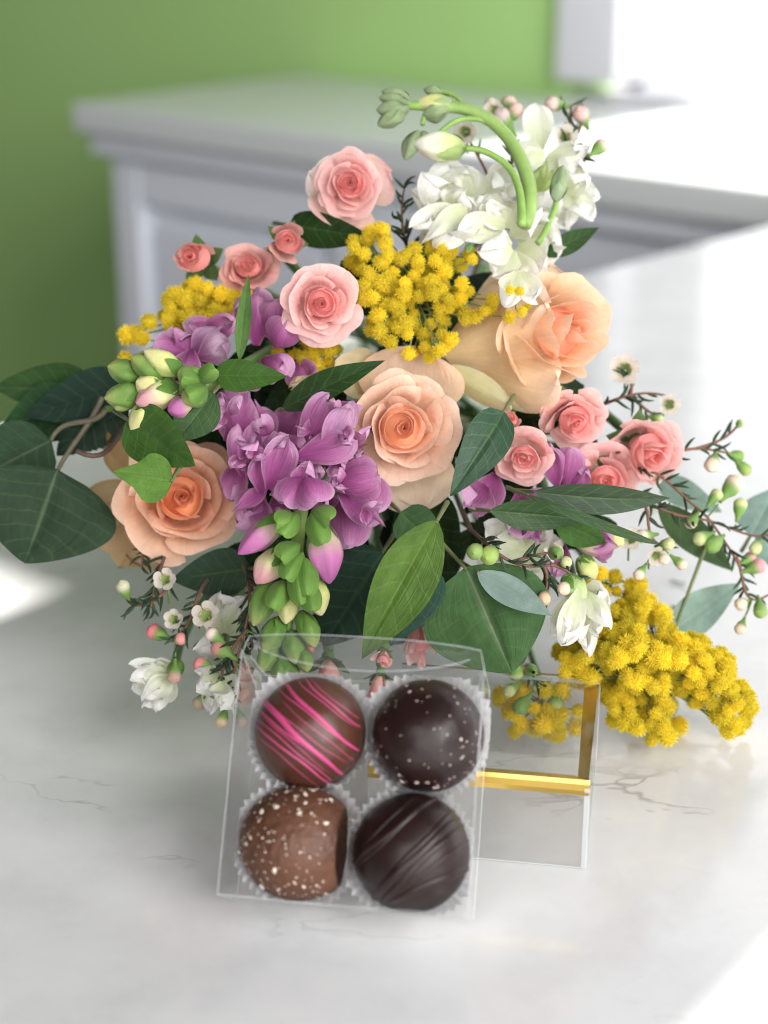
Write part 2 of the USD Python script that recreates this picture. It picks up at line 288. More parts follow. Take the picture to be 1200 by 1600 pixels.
edges = [[B(-HW, BH * v, lrim(v)) for v in np.linspace(0, 1, 14)], [B(HW, BH * v, lrim(v)) for v in np.linspace(0, 1, 14)],
         [B(-HW + 2 * HW * u, 0, brim(u)) for u in np.linspace(0, 1, 24)], [topf(u, 1) for u in np.linspace(0, 1, 24)], [lip(u, 1) for u in np.linspace(0.04, .96, 24)],
         [B(-HW, BH, 0), B(-HW, BH, lrim(1))], [B(HW, BH, 0), B(HW, BH, lrim(1))], [B(-HW, BH, lrim(1)), topf(0, 1)], [B(HW, BH, lrim(1)), topf(1, 1)],
         [B(-HW, 0, 0), B(-HW, BH, 0)], [B(HW, 0, 0), B(HW, BH, 0)], [B(-HW, BH, 0), B(HW, BH, 0)], [B(-HW, 0, 0), B(-HW, 0, brim(0))], [B(HW, 0, 0), B(HW, 0, brim(1))]]
for e in edges: obj('cut_edge', tube(e, er, 5), M_edge, cb)
# paper cups and chocolates
TR = 0.01445
spots = {'ul': (-0.0134, 0.0432), 'ur': (0.0172, 0.0446), 'll': (-0.0136, 0.0150), 'lr': (0.0152, 0.0146)}
cup_lab = {'ul': 'white fluted paper cup holding the pink striped chocolate', 'ur': 'white fluted paper cup holding the dark speckled chocolate',
           'll': 'white fluted paper cup holding the salted milk chocolate', 'lr': 'white fluted paper cup holding the dark ridged chocolate'}
RB = np.stack([EX, TV, TN], 1)
def cup_mesh(seed, top=0.0168, h=0.0165):
    r = np.random.default_rng(seed); n, m = 220, 7; nf = 44; V = []
    ph = r.uniform(0, 6.28, nf + 1)
    for i in range(n):
        th = 2 * math.pi * i / n; tri = 2 * abs((th / (2 * math.pi) * nf) % 1 - 0.5) - 0.5
        k = int(th / (2 * math.pi) * nf)
        for j in range(m):
            v = j / (m - 1); rr = 0.0108 + (top - 0.0108) * v ** 0.9 + tri * 0.0013 * (0.15 + 0.85 * v)
            zz = h * v + (0.0006 * math.sin(ph[k]) + 0.0007 * tri) * v
            rr += 0.0007 * v * math.sin(th * 3 + ph[0])
            V.append((rr * math.cos(th), rr * math.sin(th), zz))
    f = grid_faces(n, m, True); V.append((0, 0, 0)); c = len(V) - 1
    f3 = np.vstack([f[:, [0, 1, 2]], f[:, [0, 2, 3]], [(c, ((i + 1) % n) * m, i * m) for i in range(n)]])
    V = np.array(V)
    # squash where the box wall or the neighbours press on it
    V[:, 0] = np.clip(V[:, 0], -0.0154, 0.0154) + np.clip(V[:, 0], -1, 1) * .02; V[:, 1] = np.clip(V[:, 1], -0.0150, 0.0152)
    return V, f3
choc_lab = {'ul': 'milk chocolate truffle drizzled with thin pink stripes', 'ur': 'round dark chocolate truffle sprinkled with sugar crystals',
            'll': 'bumpy milk chocolate dome with white salt flakes and one flat side', 'lr': 'dark chocolate truffle with raised chocolate drizzle ridges'}
def on_tr(dirs, shape): return dirs * TR * shape(dirs)[:, None]
for i, (k, (x, a)) in enumerate(spots.items()):
    c = B(x, a, 0.0006)
    cup = thing('paper_cup', cup_lab[k], 'paper cup', c); v, f = cup_mesh(i + 3)
    obj('pleated_wall', (v @ RB.T + c, f), M_paper, cup, smooth=50)
    cc = B(x, a, 0.0152 if k != 'll' else 0.0146)
    tr = thing('chocolate', choc_lab[k], 'chocolate', cc)
    s = trimesh.creation.icosphere(subdivisions=5); dv = np.array(s.vertices)
    n1 = meshkit.fbm(dv * 2.5 + i * 7, 3) - 0.5
    if k == 'll':
        shape = lambda d: 1.0 + 0.05 * (meshkit.fbm(d * 7 + 3, 4) - 0.5) * 0.9 + 0.03 * (meshkit.fbm(d * 22 + 3, 2) - 0.5)
        p = dv * TR * shape(dv)[:, None]; p[:, 1] *= 1.0; p[:, 0] *= 1.06
        lim = 0.0110; ov = np.maximum(0, p[:, 0] - lim); p[:, 0] -= ov * 1.5; p[:, 0] += .0008 * (meshkit.fbm(dv * 5 + 1, 3) - .5) * (ov > 0)
        rr = np.linalg.norm(p[:, 1:], axis=1)
        body = obj('shell', (p @ RB.T + cc, s.faces), M_milkr, tr)
    elif k == 'lr':
        dirs_ax = norm([0.35, 0.45, 0.55])
        shape = lambda d: 1.0 + 0.07 * np.maximum(0, d @ dirs_ax) ** 4 + 0.03 * (meshkit.fbm(d * 2 + 9, 2) - 0.5)
        p = dv * TR * 1.02 * shape(dv)[:, None]
        obj('shell', (p @ RB.T + cc, s.faces), M_dark, tr)
    else:
        shape = lambda d: 1.0 + 0.05 * (meshkit.fbm(d * 1.6 + i, 2) - 0.5) + 0.012 * (meshkit.fbm(d * 6 + i, 2) - 0.5)
        p = dv * TR * shape(dv)[:, None]
        obj('shell', (p @ RB.T + cc, s.faces), M_milk if k == 'ul' else M_dark, tr)
    def drizzle(specs, m, hgt=0.5, name='drizzle'):
        for (off, ang, tilt, w, a0, a1) in specs:
            ax = norm([-math.sin(ang), math.cos(ang), tilt]); e1 = norm(np.cross(ax, [0, 0, 1.0])); e2 = np.cross(e1, ax)
            rr_ = math.sqrt(max(0.05, 1 - off * off)); ts = np.linspace(a0, a1, 46); 
            d = np.array([ax * off + rr_ * (e1 * math.cos(t) + e2 * math.sin(t)) for t in ts])
            d += 0.012 * np.sin(ts * 5 + off * 20)[:, None] * ax; d /= np.linalg.norm(d, axis=1)[:, None]
            ww = w * (0.72 if k == 'ul' else 1) * (0.65 + 0.5 * np.sin(np.linspace(0.15, math.pi - 0.15, 46) + 0.5 * math.sin(off * 9)))
            base = 1.02 if k == 'lr' else 1.0
            ctr = d * (TR * base * shape(d))[:, None]
            side = np.cross(np.gradient(d, axis=0), d); side /= np.linalg.norm(side, axis=1)[:, None]
            V = []
            for q_ in range(len(ts)):
                for g in range(7):
                    aa = math.pi * g / 6
                    V.append(ctr[q_] + side[q_] * ww[q_] * math.cos(aa) + d[q_] * (ww[q_] * hgt * math.sin(aa) - 0.00005))
            obj(name, (np.array(V) @ RB.T + cc, grid_faces(len(ts), 7)), m, tr)
    A = -0.62
    if k == 'ul':
        drizzle([(0.78, A, .15, .00022, .4, 2.9), (0.70, A - .03, .15, .00035, .3, 2.9), (0.63, A + .02, .15, .00022, .3, 2.9), (0.36, A - .05, .1, .00062, .2, 3.0), (0.29, A + .03, .1, .00025, .2, 3.0), (0.15, A, .1, .00018, .2, 3.0),
                 (-0.02, A + .05, .1, .0002, .2, 3.0), (-0.12, A - .06, .1, .00095, .15, 3.05), (-0.2, A + .06, .1, .0003, .15, 3.0), (-0.27, A - .02, .1, .0002, .15, 3.0), (-0.40, A, .05, .00025, .2, 2.9), (-0.5, A + .04, .05, .0004, .2, 2.9), (-0.63, A, .05, .0002, .3, 2.8)], M_pinkd)
    if k == 'lr':
        A = 0.72
        drizzle([(0.46, A, .1, .0010, .1, 3.0), (0.40, A + .06, .1, .0005, .1, 3.0), (-0.05, A + .16, .1, .0007, .1, 3.0), (-0.13, A + .1, .1, .0011, .1, 3.0), (-0.22, A + .03, .1, .0006, .1, 3.0), (-0.30, A + .12, .05, .0009, .1, 3.0), (-0.42, A, .1, .0005, .1, 3.0), (-0.62, A - .25, .1, .0010, .1, 3.0), (0.62, A + .1, .1, .0005, .2, 3.0)], M_dark, 0.55)
    r = np.random.default_rng(40 + i)
    if k in ('ll', 'ur'):
        big, small = [], []
        for q_ in range(300 if k == 'll' else 150):
            d = norm(r.normal(size=3)); d[2] = abs(d[2]) * (1 if k == 'll' else 0.8); d = norm(d)
            if k == 'll' and (d[0] * 1.06 * TR > 0.0085 or r.random() < 0.35 * max(0, d[0] + 0.2)): continue
            if k == 'ur' and r.random() < 0.75 * math.exp(-((d[0] + .1) ** 2 + (d[1] + .15) ** 2) * 3): continue
            e = r.uniform(0.0001, 0.00028) if q_ > 22 else r.uniform(0.00030, 0.00062)
            if k == 'ur': e *= 1.0
            if k == 'll': e *= 1.3 if q_ <= 22 else 1.0
            b = trimesh.creation.icosphere(subdivisions=1); bv = np.array(b.vertices) * (1 + r.uniform(-.35, .35, (len(b.vertices), 1))) * e * [1.3, r.uniform(.5, 1.2), .6]
            fr_ = frame(d, norm(r.normal(size=3)))
            pos = d * TR * float(shape(d[None])[0]);
            if k == 'll': pos[0] *= 1.06
            bv = (bv @ fr_.T + pos) @ RB.T + cc
            (big if q_ <= 22 else small).append((bv, np.array(b.faces)))
        mm_ = M_salt if k == 'll' else M_salt2
        for bm in big: obj('salt_flake' if k == 'll' else 'sugar_crystal', bm, mm_, tr, smooth=False)
        obj('salt_grains' if k == 'll' else 'sugar_grains', join(small), mm_, tr, smooth=False, kind='stuff')
# the closed box behind, gold edged lid
gb = thing('gift_box', 'closed clear plastic box with gold foil rim behind the open chocolate box', 'box', (0.03, 0.42, 0))
y2 = math.radians(9.5); GX = np.array([math.cos(y2), -math.sin(y2), 0]); GB = np.array([math.sin(y2), math.cos(y2), 0]); G0 = np.array([0.0548, 0.3875, 0.0006]) - GX * 0.06
def G(x, y, z): return G0 + GX * x + GB * y + EZ * z
W_, H_ = 0.06, 0.0268
obj('front_panel', sheet(lambda u, v: G(W_ * u, 0, H_ * v)), M_clear, gb, smooth=False)
obj('side_panel', sheet(lambda u, v: G(W_, W_ * u, H_ * v)), M_clear, gb, smooth=False)
obj('side_panel', sheet(lambda u, v: G(0, W_ * u, H_ * v)), M_clear, gb, smooth=False)
obj('back_panel', sheet(lambda u, v: G(W_ * u, W_, H_ * v)), M_clear, gb, smooth=False)
obj('lid', sheet(lambda u, v: G(W_ * u, W_ * v, H_)), M_clear, gb, smooth=False)
def gold(pts, name='gold_rim'):
    obj(name, (np.array(pts), np.array([[0, 1, 2, 3]])), M_gold, gb, smooth=False)
e_ = 0.0004
gold([G(0, -e_, H_ - .0008), G(W_, -e_, H_ - .0008), G(W_, -e_ + .0003, H_ + e_), G(0, -e_ + .0003, H_ + e_)])
gold([G(0, -e_ + .0004, H_ - .0030), G(W_, -e_ + .0004, H_ - .0030), G(W_, -e_, H_ - .0008), G(0, -e_, H_ - .0008)])
gold([G(0, -e_ - .0004, H_ - .0039), G(W_, -e_ - .0004, H_ - .0039), G(W_, -e_ + .0004, H_ - .0030), G(0, -e_ + .0004, H_ - .0030)])
gold([G(0, e_, H_ + e_ - .0003), G(W_ - .001, e_, H_ + e_ - .0003), G(W_ - .0045, .0042, H_ - .0008), G(0, .0042, H_ - .0008)])
gold([G(W_ - e_, 0.0005, H_ - .0003), G(W_ - e_, W_, H_ - .0003), G(W_ - .0046, W_ - .002, H_ - .0020), G(W_ - .0034, .0045, H_ - .0016)])
gold([G(W_ + e_, 0, H_ - .0012), G(W_ + e_, W_, H_ - .0012), G(W_ + e_, W_, H_ + e_), G(W_ + e_, 0, H_ + e_)])
gold([G(0, W_ - .0007, H_ + .001), G(W_, W_ - .0007, H_ + .001), G(W_, W_ + e_, H_ + .001), G(0, W_ + e_, H_ + .001)])
for e in ([G(0, 0, 0), G(W_, 0, 0)], [G(W_, 0, 0), G(W_, W_, 0)], [G(W_, 0, 0), G(W_, 0, H_ - .002)], [G(0, 0, 0), G(0, 0, H_)], [G(W_, W_, 0), G(W_, W_, H_)], [G(0, W_, 0), G(0, W_, H_)]):
    obj('cut_edge', tube(e, 0.0002, 5), M_edge, gb)
obj('rear_flap', sheet(lambda u, v: G(W_ * u, W_ - .0045 * v, H_ + .0003 + .0006 * v)), M_edge, gb, smooth=False)
obj('corner_fold', sheet(lambda u, v: G(W_ - .0013 * u, -.0003, (H_ - .002) * v)), M_edge, gb, smooth=False)

# ------------------------------------------------------------------ plants: shape makers
C_ = lambda *c: np.array(c, float)
def prof(kind, s):
    if kind == 'lance': return np.sin(np.pi * s ** 0.8) ** 0.95
    if kind == 'ovate': return np.sin(np.pi * s ** 0.62) ** 0.85
    if kind == 'round': return np.sqrt(np.clip(1 - (2 * s - 1) ** 2, 0, 1)) ** 0.95
    if kind == 'diamond': return np.minimum(np.sin(np.pi * s ** 0.78) ** 0.8, 1.0)
    if kind == 'obov':
        a = np.clip(s / 0.62, 0, 1); return np.where(s < 0.62, 0.22 + 0.78 * np.sin(a * np.pi / 2) ** 1.3, np.clip(1 - np.clip((s - 0.62) / 0.38, 0, 1) ** 2.6, 0, 1) ** 0.55)
    if kind == 'ivy': return np.where(s < 0.45, np.sqrt(np.clip(1 - ((0.34 - s) / 0.34) ** 2, 0, 1)) * 1.0, np.interp(s, [0.45, 0.62, 0.85, 1.0], [0.945, 0.5, 0.22, 0.0]))
    if kind == 'strap': return np.sin(np.pi * s ** 0.9) ** 0.6
    return np.sin(np.pi * s)
SEED = [100]
def blade(b, t, w, view=None, kind='lance', roll=0.0, bend=0.0, fold=0.0, ruffle=0.0, twist=0.0, base=(.1, .2, .05), tip=None, rib=None, nu=11, nv=20, vein=0.0, tooth=0.0, edge=None, curl=0.0, rr=None):
    """A leaf or petal from point b to point t, w metres wide, its upper side towards the viewer at roll 0."""
    SEED[0] += 1; r = np.random.default_rng(SEED[0])
    b, t = np.array(b, float), np.array(t, float); ax = t - b; Ln = np.linalg.norm(ax); ax /= Ln
    vd = norm(CAM - b) if view is None else norm(view)
    wd = norm(np.cross(vd, ax)); nn = np.cross(ax, wd)
    u = np.linspace(-1, 1, nu); u = np.sign(u) * np.abs(u) ** (1.6 if rib is not None else 1.0); s = 1 - (1 - np.linspace(0, 1, nv)) ** 1.35; ph = r.uniform(0, 6.28, 6); k1 = r.uniform(1.6, 3.0)
    V = np.zeros((nv, nu, 3)); col = np.zeros((nv, nu, 3)); base = np.array(base, float); tipc = base if tip is None else np.array(tip, float)
    pw = prof(kind, s) * w / 2
    if tooth: pw = pw * (1 + tooth * (np.arange(nv) % 2 - 0.5))
    for i in range(nv):
        a = roll + twist * (s[i] - 0.3); W = wd * math.cos(a) + nn * math.sin(a); Nn = np.cross(ax, W)
        c = b + ax * Ln * s[i] + Nn * bend * Ln * (4 * s[i] * (1 - s[i]) * 0.35 - 0.55 * s[i] ** 2 * np.sign(bend) * 0 )
        h = fold * np.abs(u) ** 1.5 * pw[i] + curl * (s[i] ** 3) * (-1) * w * 0.6 * np.ones(nu)
        h = h + ruffle * w * (s[i] ** 1.5) * (np.abs(u) ** 1.2 * np.sin(k1 * 2.2 * u + ph[0]) * 0.5 + 0.35 * np.sin(3.1 * u * k1 + ph[1]) * s[i] + 0.25 * np.sin(6 * s[i] + ph[2] + 2 * u))
        if rib is not None: h = h - 0.05 * w * np.exp(-(u / 0.10) ** 2) * math.sin(math.pi * s[i])
        if vein: h = h + vein * w * np.sin((s[i] * 9 - np.abs(u) * 2.2) * 2 * math.pi) * np.abs(u) * (1 - np.abs(u))
        h = h + 0.02 * w * np.sin(5 * s[i] + ph[3]) * np.sin(2 * u + ph[4])
        ol = ruffle * 0.55 * w * s[i] ** 3 * (np.sin(4.3 * u + ph[5]) + 0.6 * np.sin(9 * u + ph[0]) - 0.9 * np.exp(-((u - 0.25 * math.sin(ph[3])) / 0.22) ** 2))
        V[i] = c + W * (u * pw[i])[:, None] + Nn * h[:, None] + ax * ol[:, None]
        cc = base * (1 - s[i] ** 1.3) + tipc * s[i] ** 1.3
        k = np.broadcast_to(cc, (nu, 3)).copy()
        if edge is not None: e = (np.abs(u) ** 5 * 0.8 + s[i] ** 9)[:, None].clip(0, 1); k = k * (1 - e) + np.array(edge) * e
        if rib is not None: e = np.exp(-(u / 0.03) ** 2)[:, None] * (0.9 - 0.55 * s[i]); k = k * (1 - e) + np.array(rib) * e
        col[i] = k
    f = grid_faces(nv, nu)
    lf = np.stack([np.broadcast_to(u, (nv, nu)), np.broadcast_to(s[:, None], (nv, nu)), np.full((nv, nu), ph[1])], -1).reshape(-1, 3)
    return (V.reshape(-1, 3), f), col.reshape(-1, 3), lf
def revolve(b, t, profile, lobes=0, amp=0.0, n=16, cols=None, bend=None):
    """A closed body of revolution from b to t; profile: (s, radius) pairs; cols: (s, colour) pairs."""
    b, t = np.array(b, float), np.array(t, float); fr_ = frame(t - b, [0.3, 0.2, 0.93]); m = 16; s = np.linspace(0, 1, m)
    ps = np.array(profile); rr_ = np.interp(s, ps[:, 0], ps[:, 1]); V, K = [], []
    from scipy.interpolate import PchipInterpolator
    rr_ = PchipInterpolator(ps[:, 0], ps[:, 1])(s)
    cs = np.array([c[0] for c in cols]); cv = np.array([c[1] for c in cols], float)
    for i in range(m):
        for k in range(n):
            a = 2 * math.pi * k / n; q = rr_[i] * (1 + amp * math.cos(lobes * a + 2.5 * s[i]) + 0.5 * amp * math.cos(3 * a - 4 * s[i] + rr_[5] * 1e5))
            V.append(b + (t - b) * s[i] + fr_[:, 0] * q * math.cos(a) + fr_[:, 1] * q * math.sin(a)); K.append([np.interp(s[i], cs, cv[:, j]) for j in range(3)])
    Fc = []
    for i in range(m - 1):
        for k in range(n):
            a, c = i * n + k, i * n + (k + 1) % n; Fc += [(a, c, c + n), (a, c + n, a + n)]
    return (np.array(V), np.array(Fc)), np.array(K)
def put(name, mk, m, parent, **k): return obj(name, mk[0], m, parent, col=mk[1], lf=mk[2] if len(mk) > 2 else None, **k)
BIND = np.array([0.012, 0.70, 0.040])
GS = C_(.10, .20, .045)
def stem_to_binding(parent, p, back, r=0.0014, color=GS, via=None):
    rr_ = np.random.default_rng(int(abs(p[0]) * 1e5) + int(abs(p[2]) * 1e5)); j = rr_.normal(size=3) * [0.010, 0.0, 0.010]
    p = np.array(p); pts = [p, p + np.array(back) * 0.012, p * 0.5 + BIND * 0.5 + np.array(back) * 0.016 + j, BIND + j, BIND + j * 2.2 + [0.02, 0.09, 0.0]]
    q = spline(pts, 22); q[:, 2] = np.maximum(q[:, 2], 0.004)
    obj('stem', tube(q, np.linspace(r, r * 1.2, 22), 7), M_stem, parent, col=color)

# ------------------------------------------------------------------ roses
def rose(name, label, px, py, Rpx, ax, ay, dd=0.0, n=24, openness=1.0, c_in=(.98, .52, .30), c_out=(.94, .66, .46), c_base=(.86, .68, .40), edge=None, seed=0, group=None, sepal=True, depth=None, squash=1.0, guard=(), roll=0.0, cup=1.0, stem=True, rise=1.0, pw=None):
    d = (D(px, py) if depth is None else depth) + dd; c = P(px, py, d); R = PX(Rpx, d); nrm = facing(c, ax, ay)
    fr_ = frame(nrm); ca, sa = math.cos(roll), math.sin(roll)
    fr_ = np.stack([fr_[:, 0] * ca + fr_[:, 1] * sa, -fr_[:, 0] * sa + fr_[:, 1] * ca, fr_[:, 2]], 1)
    o = c - nrm * R * 0.62 * rise; th = thing(name, label, 'rose', o, group); r = np.random.default_rng(900 + seed)
    c_in, c_out, c_base = map(lambda q: np.array(q, float), (c_in, c_out, c_base)); edge_ = c_out * 0.6 + 0.4 if edge is None else np.array(edge)
    phi0 = r.uniform(0, 6.28); R = R / (0.05 + 0.60 * openness + (0.02 + 0.34 * openness) * cup + 0.05 * openness); ex = 1.25 + r.uniform(-.15, .2)
    hz = [(q, (0.74 - 1.3 * q * q - (0.10 if q < .04 else 0)) * rise) for q in np.linspace(0.0, 0.34, 8)]
    hv = np.array([(q * math.cos(a), q * math.sin(a) * squash, z) for a in np.linspace(0, 2 * math.pi, 20, endpoint=False) for q, z in hz])
    obj('rose_heart', ((hv * R) @ fr_.T + o, grid_faces(20, 8, True)), M_petal, th, col=c_in)
    ng = 5 if n >= 14 else 0
    for k in range(n + ng):
        f = min(1.0, k / (n - 1)); g = k >= n
        ri = 0.05 + 0.56 * openness * f ** ex + (0.05 * openness if g else 0); Wd = 2.35 - 1.30 * f ** 0.55 + r.normal() * 0.08
        h = (0.90 + 0.08 * math.sin(math.pi * min(1, f * 1.15)) - 0.20 * openness * f ** 3 - (0.16 if g else 0)) * rise
        fl = (-0.035 + 0.05 * f + 0.18 * openness * f ** 3 + (0.16 * openness * r.uniform(.7, 1.3) if g else 0)) * cup; cu = (0.03 + 0.42 * f ** 1.5) * 0.24 * openness
        phi = phi0 + (k * 2.2 if f < .3 else k * 2.39996) + r.normal() * 0.2; hn = r.normal() * 0.025; ri *= 1 + r.normal() * 0.06
        tx, ty = r.normal(size=2) * 0.07 * f; spi = 0.08 + 0.34 * (1 - f) ** 3
        nu, nv = 19, 15; u = np.linspace(-1, 1, nu); V = np.zeros((nu, nv, 3)); K = np.zeros((nu, nv, 3)); ph = r.uniform(0, 6.28, 6); dip = r.uniform(-0.06, 0.05) * (0.2 + f); uc = r.uniform(-.35, .35); pk = r.uniform(.5, 1.5)
        for i in range(nu):
            vt = 1 - 0.32 * abs(u[i]) ** 3.4 - dip * math.exp(-((u[i] - uc) / 0.22) ** 2) + 0.012 * math.sin(7 * u[i] + ph[0]) * (0.4 + f) + 0.008 * math.sin(17 * u[i] + ph[4]) * f
            s = np.linspace(0, 1, nv); v = s * vt
            q = ri * (1 - (1 - np.clip(v, 0, 1)) ** 2.4) ** (0.75)
            z = h * v ** 1.12 + hn
            t = np.clip((v - 0.5) / 0.5, 0, 1); side = np.abs(u[i] - uc * .5)
            q = q + fl * t ** 2 * (0.75 + 0.5 * side ** 2); z = z - 0.40 * max(fl, 0) * t ** 2.4
            t2 = np.clip((s - 0.72) / 0.28, 0, 1); rollb = (0.15 + pk * side ** 1.8)
            q = q + cu * t2 ** 1.8 * rollb; z = z - 0.75 * cu * t2 ** 2.4 * rollb
            q = q * (1 + spi * u[i]) + 0.030 * np.sin(2.6 * u[i] + ph[1] + 2.5 * s) * s * (0.2 + f) + 0.016 * np.sin(8 * u[i] + ph[2]) * t2 * (0.1 + f)
            z = z + 0.02 * np.sin(4 * u[i] + ph[3]) * s
            a = phi + u[i] * Wd * (0.40 + 0.60 * np.sin(np.clip(v * 1.3, 0, 1) * math.pi / 2))
            X, Y = q * np.cos(a), q * np.sin(a) * squash
            V[i, :, 0] = X + tx * z; V[i, :, 1] = Y + ty * z; V[i, :, 2] = z - tx * X - ty * Y
            mixv = np.clip(f * 1.1, 0, 1) ** 0.8; cc = c_in * (1 - mixv) + c_out * mixv
            for j in range(nv):
                e = max(0, 1 - s[j] / 0.5) * (0.25 + 0.75 * f); k2 = cc * (1 - e) + c_base * e
                ee = 0.5 * s[j] ** 9; K[i, j] = k2 * (1 - ee) + edge_ * ee
        K *= 1 + r.normal() * 0.03
        lf = np.stack([np.broadcast_to(u[:, None], (nu, nv)), np.broadcast_to(np.linspace(0, 1, nv), (nu, nv)), np.full((nu, nv), k * 3.7)], -1).reshape(-1, 3)
        obj('petal', ((V.reshape(-1, 3) * R) @ fr_.T + o, grid_faces(nu, nv)), M_petal, th, col=np.clip(K.reshape(-1, 3), 0, 0.97), lf=lf)
    if sepal:
        for k in range(5):
            a = k * 1.2566 + seed; dirv = fr_[:, 0] * math.cos(a) + fr_[:, 1] * math.sin(a)
            b0 = o + dirv * R * 0.08 - nrm * R * 0.02; t0_ = o + dirv * R * (0.62 * openness + .22) + nrm * R * (0.55 - 0.5 * openness)
            put('sepal', blade(b0, t0_, R * 0.32, view=dirv * .7 - nrm * .5, kind='lance', bend=-0.3, fold=0.15, base=(.10, .20, .05), tip=(.14, .22, .07), nu=5, nv=9), M_leaf, th)
        put('hip', revolve(o - nrm * R * 0.22, o + nrm * R * 0.12, [(0, .03 * R), (.5, .15 * R), (1, .13 * R)], cols=[(0, GS), (1, (.12, .24, .06))]), M_bud, th)
    if stem: stem_to_binding(th, o - nrm * R * 0.2, -nrm, 0.0017)
    for (b, t, w, kk) in guard:
        (bx, by, bd), (tx, ty, td) = b, t; w_ = PX(w, d + bd); kk = dict(kk)
        put('guard_petal', blade(P(bx, by, d + bd), P(tx, ty, d + td), w_, **{**dict(kind='obov', base=c_base, tip=c_out, nu=13, nv=16, ruffle=0.08), **kk}), M_petal, th, label=kk.pop('lab', None) if False else None)
    return th
tan_ = dict(base=(.62, .47, .24), tip=(.66, .46, .28), edge=(.52, .36, .18))
crm = dict(base=(.70, .66, .36), tip=(.82, .70, .44), edge=(.80, .68, .46))
PG = 'peach roses in the bouquet'
rose('peach_rose', 'peach rose with wilted tan outer petals at the lower left of the bouquet', 283, 778, 108, .04, .12, 0.0, n=20, seed=1, openness=1.04, c_in=(.97, .42, .20), c_out=(.92, .55, .36), c_base=(.84, .58, .32), roll=.6, cup=.9,
     guard=[((270, 790, .024), (126, 812, .018), 120, dict(roll=.3, ruffle=.14, fold=-.2, **tan_)), ((255, 810, .026), (192, 878, .022), 95, dict(roll=-.15, ruffle=.16, **tan_)), ((265, 760, .028), (170, 676, .024), 85, dict(ruffle=.16, fold=.3, base=(.5, .36, .18), tip=(.5, .33, .16), edge=(.36, .22, .08)))])
rose('peach_rose', 'fully open peach rose facing forward at the centre of the bouquet', 630, 668, 96, .10, -.02, -0.004, n=19, seed=2, openness=.95, c_in=(.98, .48, .28), c_out=(.95, .66, .49), c_base=(.90, .66, .42), cup=.8,
     guard=[((635, 660, .022), (648, 556, .014), 165, dict(fold=.2, curl=.25, ruffle=.08)), ((640, 690, .022), (650, 790, .012), 130, dict(fold=.25, curl=.3, ruffle=.1, tip=(.90, .72, .55))),
            ((600, 610, .024), (528, 566, .014), 80, dict(roll=.3, fold=.3, **crm)), ((560, 580, .02), (455, 602, .014), 50, dict(roll=.7, ruffle=.25, twist=1.2, **crm))])
rose('peach_rose', 'peach rose seen from its side under the white flowers', 862, 520, 100, .72, .06, 0.004, n=14, seed=3, openness=.80, c_in=(.98, .50, .34), c_out=(.95, .66, .42), c_base=(.88, .64, .34), rise=1.5, cup=.8,
     guard=[((715, 535, .014), (880, 432, .008), 130, dict(fold=-.6, tip=(.95, .68, .48), edge=(.97, .76, .58), ruffle=.1)), ((705, 560, .012), (870, 602, -.010), 105, dict(fold=-.7, base=(.90, .68, .38), tip=(.95, .70, .48), edge=(.97, .80, .62), ruffle=.1)), ((692, 552, .004), (850, 476, -.010), 165, dict(fold=-.7, roll=-.2, base=(.90, .67, .36), tip=(.95, .70, .46), edge=(.97, .82, .64), ruffle=.1)),
            ((690, 575, .0), (800, 640, -.012), 46, dict(kind='strap', roll=.3, fold=-.6, vein=.03, base=(.72, .68, .34), tip=(.80, .76, .46), edge=(.84, .78, .54))), ((740, 590, .006), (865, 624, -.002), 64, dict(fold=-.3, **crm))])
PK = dict(c_in=(.95, .40, .38), c_out=(.95, .58, .55), c_base=(.90, .66, .54), edge=(.97, .72, .68))
PK2 = dict(c_in=(.92, .37, .34), c_out=(.91, .50, .46), c_base=(.85, .54, .40), edge=(.92, .60, .52))
rose('pink_rose', 'topmost pink spray rose standing clear above the bouquet', 547, 287, 61, -.02, .10, 0.0, n=16, seed=11, openness=.86, guard=[((545, 300, .014), (488, 268, .006), 75, dict(curl=.2, tip=(.9, .6, .55), edge=(.98, .9, .86))), ((555, 300, .014), (604, 272, .008), 85, dict(curl=.2)), ((545, 300, .012), (528, 346, .004), 110, dict(curl=.15))], **PK)
rose('pink_rose', 'wide open pink spray rose beside the yellow mimosa', 503, 474, 70, .06, -.06, -0.010, n=18, seed=12, openness=1.0, **PK)
rose('pink_rose', 'leftmost pink rosebud of the upper left row', 308, 406, 46, -.25, .12, 0.012, n=9, seed=13, squash=.8, openness=.5, rise=1.3, **PK2)
rose('pink_rose', 'half open pink rose between two small buds', 388, 418, 52, -.12, .25, 0.008, n=14, seed=14, squash=.85, openness=.85, **PK2)
rose('pink_rose', 'small pink bud above the wide open pink rose', 448, 377, 42, .12, .06, 0.006, n=10, seed=15, squash=.85, openness=.62, rise=1.1, **PK2)
rose('pink_rose', 'ruffled pink rose nodding beside the purple petals at right', 820, 714, 56, -.12, -.25, -0.004, n=15, seed=16, squash=.9, openness=.85, **PK)
rose('pink_rose', 'pink rose right under the side-facing peach rose', 897, 655, 62, .22, -.25, 0.004, n=14, seed=17, squash=.88, openness=.75, rise=1.1, **PK)
rose('pink_rose', 'rightmost pink rose beside the thin waxflower twigs', 1008, 702, 66, .35, -.32, 0.004, n=14, seed=18, openness=.66, rise=1.25, **PK)
rose('pink_rose', 'pink rose half covered by a long dark leaf', 945, 748, 64, .18, -.22, 0.004, n=14, seed=19, squash=.9, openness=.82, **PK)
rose('pink_rose', 'tiny pink rosebud below the cream green petal', 798, 656, 20, .1, .1, 0.004, n=10, seed=20, openness=.6, **PK2)
rose('pink_rose', 'pink rosebud with green sepals hanging behind the striped chocolate', 512, 1056, 40, -.05, -1.6, 0.002, n=11, seed=21, openness=.5, rise=1.3, **PK)
